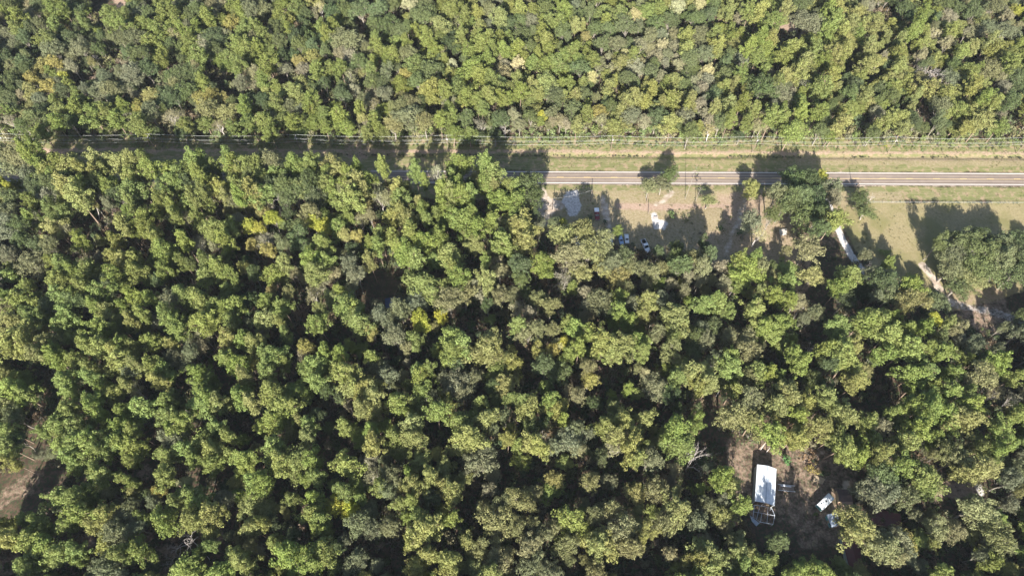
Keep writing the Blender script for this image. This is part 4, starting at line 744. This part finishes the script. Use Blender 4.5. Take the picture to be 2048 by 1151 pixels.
for (off, z, sag, rad, nm, lab) in ((1.15, 9.3, 1.2, .055, 'power_line', 'top bright wire of the roadside power line'), (-1.15, 9.3, 1.2, .035, 'power_line', 'front wire on the crossarms of the roadside power line'),
                               (.12, 7.3, 1.3, .035, 'power_line', 'middle wire running below the crossarms along the verge'), (-.15, 6.1, 1.5, .045, 'telephone_cable', 'lowest cable slung along the power poles')):
    mb = MB()
    for a, b in zip(pl[:-1], pl[1:]):
        pa, pb = on_road(a, 15.6 + off), on_road(b, 15.6 + off); mb.tube(span((*pa, z), (*pb, z), sag), rad * .6, 5)
    tag(mb.build(nm, M_WIRE), lab, 'overhead wire', 'overhead wires')
def gpole(px, py, h, lab, arms=False): x, y = W(px, py); return pole(x, y, h, lab, arms, 'service poles of the house lot')
gpole(1104, 420, 8.3, 'bare service pole on the sandy drive at the left of the house lot')
gpole(1181, 402, 7.8, 'bare service pole with a thin wire between the white gravel and the red truck')
gpole(1296, 428, 5, 'short pole left of the white sand patch'); gpole(1293, 405, 6, 'short pole next to the pale roadside trees')
gpole(1706, 385, 8.5, 'service pole standing behind the dark tree at the field corner')
a, b = W(1181, 402), W(1104, 420); mb = MB(); mb.tube(span((*a, 7.6), (*b, 8.1), .9), .022, 5)
tag(mb.build('service_wire', M_WIRE), 'thin service wire hung between the two poles of the house lot', 'overhead wire')

# ------------------------------------------------------------------ field fence
M_POST = simple('grey_post', (.32, .28, .24), .9)
fr = empty('wire_fence', *on_road(0, -14.0), 0, rang)
x0 = (W(1728, 402)[0] - RA.x)
for k in range(38): MB().tube([(x0 + k * 4, 0, -.3), (x0 + k * 4, 0, 1.3)], .07, 6).build('post', M_POST, fr)
for z in (.45, .85, 1.2): MB().tube([(x0, 0, z), (x0 + 148, 0, z)], .02, 4).build('wire', M_WIRE, fr)
tag(fr, 'thin wire fence between the road verge and the hay field', 'fence')

# ------------------------------------------------------------------ vehicles
M_GLASS = simple('tinted_glass', (.03, .035, .04), .1, spec=.6, var=.05); M_TYRE = simple('tyre_rubber', (.03, .03, .03), .85); M_RIM = simple('wheel_rim', (.45, .45, .46), .4, .6)
M_LAMP = simple('headlamp_glass', (.8, .8, .78), .15); M_DARK = simple('dark_liner', (.035, .035, .038), .7)
def wheels(root, xs, hw, r=.38):
    for x in xs:
        for s in (-1, 1):
            o = MB().tube([(x, s * (hw - .24), r), (x, s * (hw + .0), r)], r, 14).build('wheel', M_TYRE, root)
            MB().tube([(x, s * (hw + .002), r), (x, s * (hw + .02), r)], r * .58, 10).build('rim', M_RIM, o)
def pickup(px, py, ang, paint, label, scale=1.0, cover=None):
    root = empty('pickup_truck', *W(px, py), 0, ang); root.scale = (scale,) * 3    # +x is the nose
    MB().side([(-2.9, .55), (-2.9, 1.12), (-.85, 1.12), (-.85, .7), (.9, .7), (.9, 1.15), (2.55, 1.02), (2.9, .8), (2.9, .5)], -.97, .97).build('body', paint, root, .05)
    MB().box(-2.86, -.9, -.82, .82, .72, .78).build('bed_liner', M_DARK, root)
    for s in (-1, 1): MB().box(-2.88, -.86, s * .9 - .07, s * .9 + .07, 1.1, 1.3).build('bed_side', paint, root, .02)
    MB().box(-2.95, -2.86, -.9, .9, .75, 1.3).build('tailgate', paint, root, .02)
    if cover is None: MB().box(-2.84, -.9, -.81, .81, .79, 1.12).build('bed_load', M_DARK, root)
    MB().side([(-.85, 1.1), (-.7, 1.82), (.35, 1.84), (1.15, 1.12)], -.88, .88).build('cab', paint, root, .06)
    MB().add([(1.17, -.78, 1.17), (1.17, .78, 1.17), (.46, .68, 1.8), (.46, -.68, 1.8)], [(0, 1, 2, 3)]).build('windscreen', M_GLASS, root)
    MB().add([(-.86, -.74, 1.22), (-.86, .74, 1.22), (-.735, .66, 1.72), (-.735, -.66, 1.72)], [(3, 2, 1, 0)]).build('rear_window', M_GLASS, root)
    for s in (-1, 1):
        MB().box(-.6, .75, s * .885 - .012, s * .885 + .012, 1.22, 1.65, tx=.12).build('side_window', M_GLASS, root)
        MB().box(2.86, 2.93, s * .7 - .16, s * .7 + .16, .74, .92).build('headlight', M_LAMP, root)
        MB().box(.82, .98, s * 1.0 - .14, s * 1.0 + .14, 1.2, 1.34).build('mirror', M_DARK, root)
    MB().box(2.88, 3.0, -.9, .9, .42, .62).build('bumper', M_RIM, root)
    if cover: MB().side([(-2.95, 1.31), (-2.85, 1.9), (-.78, 1.93), (-.78, 1.31)], -1.0, 1.0).build('bed_cover', cover, root, .05)
    wheels(root, (-1.85, 1.85), .97)
    return tag(root, label, 'pickup truck', 'vehicles parked on the house lot')
def car(px, py, ang, paint, label, name='parked_car'):
    root = empty(name, *W(px, py), 0, ang)
    MB().side([(-2.3, .35), (-2.35, .8), (-2.1, 1.0), (.95, 1.0), (2.05, .85), (2.3, .6), (2.25, .35)], -.88, .88).build('body', paint, root, .06)
    MB().side([(-1.7, .99), (-1.25, 1.45), (.2, 1.47), (.95, .99)], -.76, .76).build('cabin', paint, root, .08)
    MB().add([(.99, -.68, 1.02), (.99, .68, 1.02), (.33, .6, 1.43), (.33, -.6, 1.43)], [(0, 1, 2, 3)]).build('windscreen', M_GLASS, root)
    MB().add([(-1.76, -.68, 1.02), (-1.76, .68, 1.02), (-1.33, .6, 1.42), (-1.33, -.6, 1.42)], [(3, 2, 1, 0)]).build('rear_window', M_GLASS, root)
    for s in (-1, 1):
        MB().box(-1.3, .55, s * .765 - .01, s * .765 + .01, 1.05, 1.36, tx=.25).build('side_window', M_GLASS, root)
        MB().box(2.2, 2.3, s * .62 - .15, s * .62 + .15, .6, .75).build('headlight', M_LAMP, root)
    wheels(root, (-1.4, 1.4), .88, .32)
    return tag(root, label, 'car', 'vehicles parked on the house lot')
P_WHITE = simple('white_car_paint', (.78, .79, .80), .25, var=.03); P_RED = simple('dark_red_paint', (.16, .02, .025), .3, var=.1); P_BLUE = simple('pale_blue_paint', (.36, .48, .66), .3, var=.05)
def ang_px(a, b): p, q = W(*a), W(*b); return math.atan2(q[1] - p[1], q[0] - p[0])
pickup(1290.5, 494, ang_px((1284, 480), (1296, 506)), P_WHITE, 'white pickup truck with a dark load in its bed, nose to the woods', 1.1)
pickup(1193.5, 431, R_(-88), P_RED, 'dark red pickup truck with a white cover over its bed, in tree shade', 1.0, simple('white_canopy', (.8, .8, .82), .4, var=.04))
car(1241, 481, R_(-80), P_BLUE, 'pale blue car half under the big oaks on the house lot')
car(1253, 479, R_(-90), P_WHITE, 'white car parked next to the pale blue car at the oaks')

# ------------------------------------------------------------------ buildings
def mat_rib(name, c, period=.35, rough=.35, metal=.3, rust=None):
    m, t, b = nmat(name); N = t.nodes; L = t.links
    tc = N.new('ShaderNodeTexCoord'); wv = N.new('ShaderNodeTexWave'); wv.inputs['Scale'].default_value = 1 / period / 3.14; wv.bands_direction = 'Y'; wv.inputs['Distortion'].default_value = 0; L.new(tc.outputs['Object'], wv.inputs['Vector'])
    bp = N.new('ShaderNodeBump'); bp.inputs['Strength'].default_value = .5; bp.inputs['Distance'].default_value = .05; L.new(wv.outputs[1], bp.inputs['Height']); L.new(bp.outputs[0], b.inputs['Normal'])
    n = N.new('ShaderNodeTexNoise'); n.inputs['Scale'].default_value = .7; n.inputs['Detail'].default_value = 8; L.new(tc.outputs['Object'], n.inputs['Vector'])
    mx = N.new('ShaderNodeMix'); mx.data_type = 'RGBA'; mx.inputs[6].default_value = (*c, 1); mx.inputs[7].default_value = (*(rust or tuple(x * .8 for x in c)), 1)
    r = N.new('ShaderNodeMapRange'); r.inputs[1].default_value = .45; r.inputs[2].default_value = .7; L.new(n.outputs[0], r.inputs[0]); L.new(r.outputs[0], mx.inputs[0]); L.new(mx.outputs[2], b.inputs['Base Color'])
    b.inputs['Roughness'].default_value = rough; b.inputs['Metallic'].default_value = metal
    return m
M_TIN = mat_rib('white_tin', (.74, .78, .82), metal=.0, rough=.5); M_WALL = mat_rib('pale_siding', (.45, .5, .5), metal=0); M_BROWN = mat_rib('brown_tin', (.10, .07, .065), metal=0, rough=.7, rust=(.16, .10, .08))
M_REDTIN = mat_rib('red_tin', (.12, .035, .04), metal=0, rough=.6, rust=(.10, .055, .045)); M_GREYTIN = mat_rib('grey_tin', (.42, .48, .56), metal=0, rough=.5, rust=(.3, .33, .36)); M_TEAL = simple('teal_panel', (.12, .35, .33), .5)
M_WOOD = simple('rough_lumber', (.42, .33, .22), .9, var=.3)
def rect_from(px_s, px_n, z=0):
    p, q = W(*px_s, z), W(*px_n, z); L = math.hypot(q[0] - p[0], q[1] - p[1]); return ((p[0] + q[0]) / 2, (p[1] + q[1]) / 2), L, math.atan2(q[1] - p[1], q[0] - p[0])
# white shed: ridge from (1533.5,1002) to (1536.9,930.3) at z=4.6
RZ, EZ = 4.8, 3.7
c, L, a = rect_from((1531.5, 1004.5), (1535.5, 930.5), RZ)
hw = (W(1553, 972, EZ)[0] - W(1513, 964, EZ)[0]) / 2
shed = empty('open_shed', c[0], c[1], 0, a)
mb = MB(); mb.add([(-L / 2, 0, RZ), (L / 2, 0, RZ), (L / 2, hw, EZ), (-L / 2, hw, EZ), (-L / 2, 0, RZ - .08), (L / 2, 0, RZ - .08), (L / 2, hw, EZ - .08), (-L / 2, hw, EZ - .08)], [(0, 1, 2, 3), (7, 6, 5, 4), (0, 3, 7, 4), (1, 5, 6, 2), (3, 2, 6, 7)])
mb.add([(-L / 2, 0, RZ), (L / 2, 0, RZ), (L / 2, -hw, EZ), (-L / 2, -hw, EZ), (-L / 2, 0, RZ - .08), (L / 2, 0, RZ - .08), (L / 2, -hw, EZ - .08), (-L / 2, -hw, EZ - .08)], [(3, 2, 1, 0), (4, 5, 6, 7), (3, 0, 4, 7), (1, 2, 6, 5), (2, 3, 7, 6)])
roof = mb.build('roof', M_TIN, shed); MB().side([(-L / 2, RZ + .0), (L / 2, RZ + .0), (L / 2, RZ + .09), (-L / 2, RZ + .09)], -.16, .16).build('ridge_cap', M_GREYTIN, roof)
for s in (-1, 1): MB().box(-L / 2 + .2, L / 2 - .2, s * (hw - .15) - .05, s * (hw - .15) + .05, 0, EZ - .1).build('side_wall', M_WALL, shed)
MB().add([(L / 2 - .25, -hw + .1, 0), (L / 2 - .25, hw - .1, 0), (L / 2 - .25, hw - .1, EZ - .12), (L / 2 - .25, 0, RZ - .12), (L / 2 - .25, -hw + .1, EZ - .12)], [(0, 1, 2, 3, 4)]).build('end_wall', M_WALL, shed)
for s in (-1, 0, 1): MB().box(-L / 2 + .15, -L / 2 + .35, s * (hw - .3) - .1, s * (hw - .3) + .1, 0, EZ - .1 + (1 if s == 0 else 0)).build('post', M_ARM, shed)
tag(shed, 'long open-ended shed with a white ribbed metal roof in the dirt yard', 'shed')
# pipe frame in front
M_PIPE = simple('white_pipe', (.6, .63, .68), .4, var=.06)
fz = 2.4; pp = [(1509, 1009), (1528, 1011.5), (1544, 1016), (1549.5, 1030), (1546, 1047.5), (1521, 1043), (1506, 1033)]
o0 = W(1528, 1030, 0); fr = empty('pipe_canopy_frame', o0[0], o0[1])
def L3(px, z): q = W(px[0], px[1], z); return (q[0] - o0[0], q[1] - o0[1], z)
MB().tube([L3(p, fz) for p in pp + pp[:1]], .09, 8).build('rim', M_PIPE, fr)
for a_, b_ in (((1506, 1022), (1549, 1030)), ((1520, 1010), (1513, 1038)), ((1536, 1013), (1534, 1045)), ((1524, 1026), (1521, 1043))): MB().tube([L3(a_, fz + .04), L3(b_, fz + .04)], .06, 6).build('crossbar', M_PIPE, fr)
for p in (pp[0], pp[2], pp[4], pp[5], pp[6]): q = L3(p, fz); MB().tube([(q[0], q[1], 0), q], .07, 6).build('leg', M_PIPE, fr)
tag(fr, 'white pipe frame of an uncovered canopy in front of the shed', 'canopy frame')
p_ = [W(a, b, .0) for a, b in ((1499, 1030), (1507, 1037), (1518, 1046), (1512, 1052), (1503, 1042))]
tag(MB().prism(p_, .25, .55).build('white_tarp', simple('tarp_cloth', (.42, .47, .53), .7), None, .06), 'crumpled pale tarp at the left end of the pipe frame', 'tarp')
# camper
cc, L, a = rect_from((1639, 1014.5), (1665, 989), 2.4)
cam_r = empty('camper_trailer', cc[0], cc[1], 0, a); L = 6.6
MB().side([(-L / 2, .55), (-L / 2, 2.3), (-L / 2 + .35, 2.75), (L / 2 - .5, 2.75), (L / 2, 2.0), (L / 2 - .1, .55)], -1.22, 1.22).build('body', simple('camper_white', (.74, .76, .76), .4, var=.06), cam_r, .08)
MB().add([(-L / 2 - .012, -1.1, .75), (-L / 2 - .012, 1.1, .75), (-L / 2 - .012, 1.1, 2.2), (-L / 2 - .012, -1.1, 2.2)], [(3, 2, 1, 0)]).build('end_panel', M_TEAL, cam_r)
MB().box(-2.7, 2.4, -1.235, -1.225, .9, 1.3).build('side_stripe', M_TEAL, cam_r); MB().box(-2.7, 2.4, 1.225, 1.235, .9, 1.3).build('side_stripe', M_TEAL, cam_r)
MB().box(-.4, .2, -.3, .3, 2.751, 2.92, .05, .05).build('roof_vent', M_DARK, cam_r); MB().box(1.5, 1.62, -1.0, 1.0, 2.751, 2.80).build('roof_seam', M_CER, cam_r); MB().box(-2.2, -1.8, .3, .7, 2.751, 2.85).build('roof_vent', M_DARK, cam_r)
for s in (-1, 1): MB().box(-1.6, -.6, s * 1.23 - .01, s * 1.23 + .01, 1.5, 2.1).build('window', M_GLASS, cam_r)
MB().box(-.2, .5, -1.25, -1.235, .6, 2.3).build('door', M_CER, cam_r); MB().tube([(L / 2 - .1, 0, .5), (L / 2 + 1.1, 0, .5)], .07, 6).build('hitch', M_DARK, cam_r); wheels(cam_r, (-.6, .3), 1.15, .33)
tag(cam_r, 'white camper trailer with a teal end panel standing aslant in the yard', 'camper')
# small pale-roofed shed
def gable(name, px, py, L, wd_, ez, rz, ang, roofm, wallm, label, cat, extra=True, flat=False, door=True):
    x, y = W(px, py, ez); r = empty(name, x, y, 0, ang)
    hw = wd_ / 2; hl = L / 2; o_ = .3
    MB().side([(-hl, 0), (-hl, ez), (hl, ez), (hl, 0)], -hw, hw).build('wall', wallm, r)
    mb = MB()
    for s in (-1, 1):
        q = [(-hl - o_, 0, rz), (hl + o_, 0, rz), (hl + o_, s * (hw + o_), ez), (-hl - o_, s * (hw + o_), ez)]
        q += [(x_, y_, z_ + .1) for x_, y_, z_ in q]
        f = [(0, 1, 2, 3), (7, 6, 5, 4), (0, 4, 5, 1), (2, 6, 7, 3), (1, 5, 6, 2), (3, 7, 4, 0)]
        mb.add(q, f)
    mb.build('roof', roofm, r)
    for s in (-1, 1): MB().add([(s * hl, -hw, ez + .004), (s * hl, hw, ez + .004), (s * hl, 0, rz - .02)], [(0, 1, 2)]).build('gable_end', wallm, r)
    if door:
        d = MB().box(-.45, .45, -hw - .06, -hw - .004, 0.02, 2.0).build('door', M_WOOD, r); MB().box(.3, .36, -hw - .12, -hw - .062, 1, 1.1).build('handle', M_RIM, d)
        for wx in ([-hl * .55, hl * .55] if L > 5 else [hl * .6]): MB().box(wx - .4, wx + .4, -hw - .03, -hw - .004, 1.1, 1.8).build('window', M_GLASS, r)
    return tag(r, label, cat)
gable('small_shed', 1668, 1039, 3.6, 3.0, 2.3, 2.6, R_(-80), M_GREYTIN, M_TEAL, 'small shed with a pale blue-grey roof below the camper', 'shed')
gable('dark_shed', 1689, 990, 4.0, 3.6, 2.4, 2.7, R_(0), M_BROWN, M_WOOD, 'small shed with a flat dark roof right of the camper', 'shed')
gable('lean_to', 1697, 1013, 3.6, 3.0, 2.0, 2.15, R_(90), simple('tan_board', (.30, .21, .16), .8), M_WOOD, 'low tan roofed lean-to below the dark roofed shed', 'shed', door=False)
gable('red_house', 1706, 1104, 9.5, 4.4, 2.8, 3.4, R_(91), M_REDTIN, M_WALL, 'house with a dark red metal roof under the wide yellow-green pine', 'house')
gable('tin_barn', 1772, 1036, 9.0, 4.5, 2.6, 3.0, R_(-12), M_REDTIN, M_WOOD, 'low rusty red roofed barn in deep shade right of the wide pine', 'barn')
gable('mobile_home', 1188, 486, 15, 5.0, 3.0, 3.6, R_(-4), M_GREYTIN, M_WALL, 'mobile home with a blue-grey roof hidden under the big oaks', 'house')
gable('blue_cabin', 787, 604, 6, 4, 2.6, 3.1, R_(10), simple('deep_blue_tin', (.03, .05, .12), .6), M_WALL, 'small dark blue roofed cabin in the shaded clearing of the left woods', 'cabin')
# flat trailer, ladder frames, stacks
tr = empty('flatbed_trailer', *W(1572, 976), 0, R_(-6))
MB().box(-2.6, 2.6, -.95, .95, .5, .6).build('deck', simple('grey_boards', (.20, .16, .13), .9), tr)
for s in (-1, 1): MB().box(-2.9, 2.9, s * 1.02 - .07, s * 1.02 + .07, .62, .78).build('side_rail', M_PIPE, tr)
MB().box(-2.0, 1.6, .45, .75, .61, .8).build('pipe_load', M_PIPE, tr); MB().tube([(2.6, 0, .5), (3.8, 0, .45)], .06, 6).build('hitch', M_DARK, tr); wheels(tr, (-.5, .4), 1.1, .33)
tag(tr, 'flat trailer with white side rails parked right of the shed', 'trailer')
ls = empty('lumber_stack', *W(1636, 958), 0, R_(-20))
for k in range(5): MB().box(-1.9 + k * .1, 1.7 + k * .15, -1.1 + k * .45, -.75 + k * .45, .02, .2 + .1 * (k % 2)).build('board', M_WOOD, ls)
tag(ls, 'loose stack of pale boards lying above the camper', 'lumber')
tag(MB().prism([W(*p) for p in ((1557, 461), (1572, 459), (1573, 470), (1560, 472))], .1, .9).build('white_crate', simple('pale_slab', (.5, .46, .40), .8), None, .08), 'low pale box standing on dry ground between the sandy lot oaks', 'crate')
tag(MB().prism([W(*p) for p in ((1307, 434), (1314, 434), (1314.5, 440), (1307, 440.5))], .16, .55).build('concrete_base', simple('old_concrete', (.42, .37, .34), .9), None, .05), 'square grey concrete base in the white sand patch', 'concrete base')
# leaning logs above the shed
for i, (a_, b_, h_) in enumerate((((1520, 900), (1536, 878), 5), ((1533, 903), (1540, 895), 3))):
    p, q = W(*a_), W(*b_, h_); tag(MB().tube([(*p, 0), (*q, h_)], [.16, .08], 7).build('bare_trunk', M_DEAD), ['long bare leaning trunk beyond the shed roof', 'short bare leaning trunk right of the long one beyond the shed'][i], 'dead trunk')
for i, (a_, b_, h_, r_) in enumerate((((1459, 590), (1486, 540), 15, .32), ((1681, 1052), (1700, 1042), 6, .2), ((1432, 792), (1450, 756), 9, .16), ((1712, 748), (1736, 718), 9, .2), ((1949, 792), (1972, 772), 8, .2), ((199, 437), (192, 412), 9, .2), ((420, 1118), (385, 1080), 4, .2))):
    p, q = W(*a_), W(*b_, h_)
    tag(MB().tube([(*p, 0), ((p[0] + q[0]) / 2 + .3, (p[1] + q[1]) / 2, h_ * .5), (*q, h_)], [r_, r_ * .8, r_ * .4], 7).build('bare_trunk', M_DEAD),
        ['thick pale trunk under the bright pine below the sandy lot', 'pale trunk leaning beside the wide pine at the red house', 'thin pale trunk above the dark gap left of the yard', 'pale trunk at a dark gap in the right woods below the farm lane',
         'pale trunk slanting among tan trees near the right edge', 'pale trunk in the big dark gap of the upper left woods', 'white fallen log beside the grey fallen tree at lower left'][i], 'dead trunk')
print('TREES', len(TREES), 'single', len(single), 'pines', len(pines), 'broad', len(broad), 'stuff', len(pts), 'ug', len(ug))

# ------------------------------------------------------------------ thin haze in the air
hz = MB().box(-700, 700, -120, 900, -3.0, 250.0)
m = bpy.data.materials.new('haze_air'); m.use_nodes = True; m.node_tree.nodes.remove(m.node_tree.nodes['Principled BSDF'])
pv = m.node_tree.nodes.new('ShaderNodeVolumePrincipled'); pv.inputs['Density'].default_value = HAZE; pv.inputs['Color'].default_value = (.80, .88, 1.0, 1); pv.inputs['Anisotropy'].default_value = 0.0
m.node_tree.links.new(pv.outputs[0], m.node_tree.nodes['Material Output'].inputs['Volume'])
if HAZE > 0: tag(hz.build('haze', m), kind='stuff')
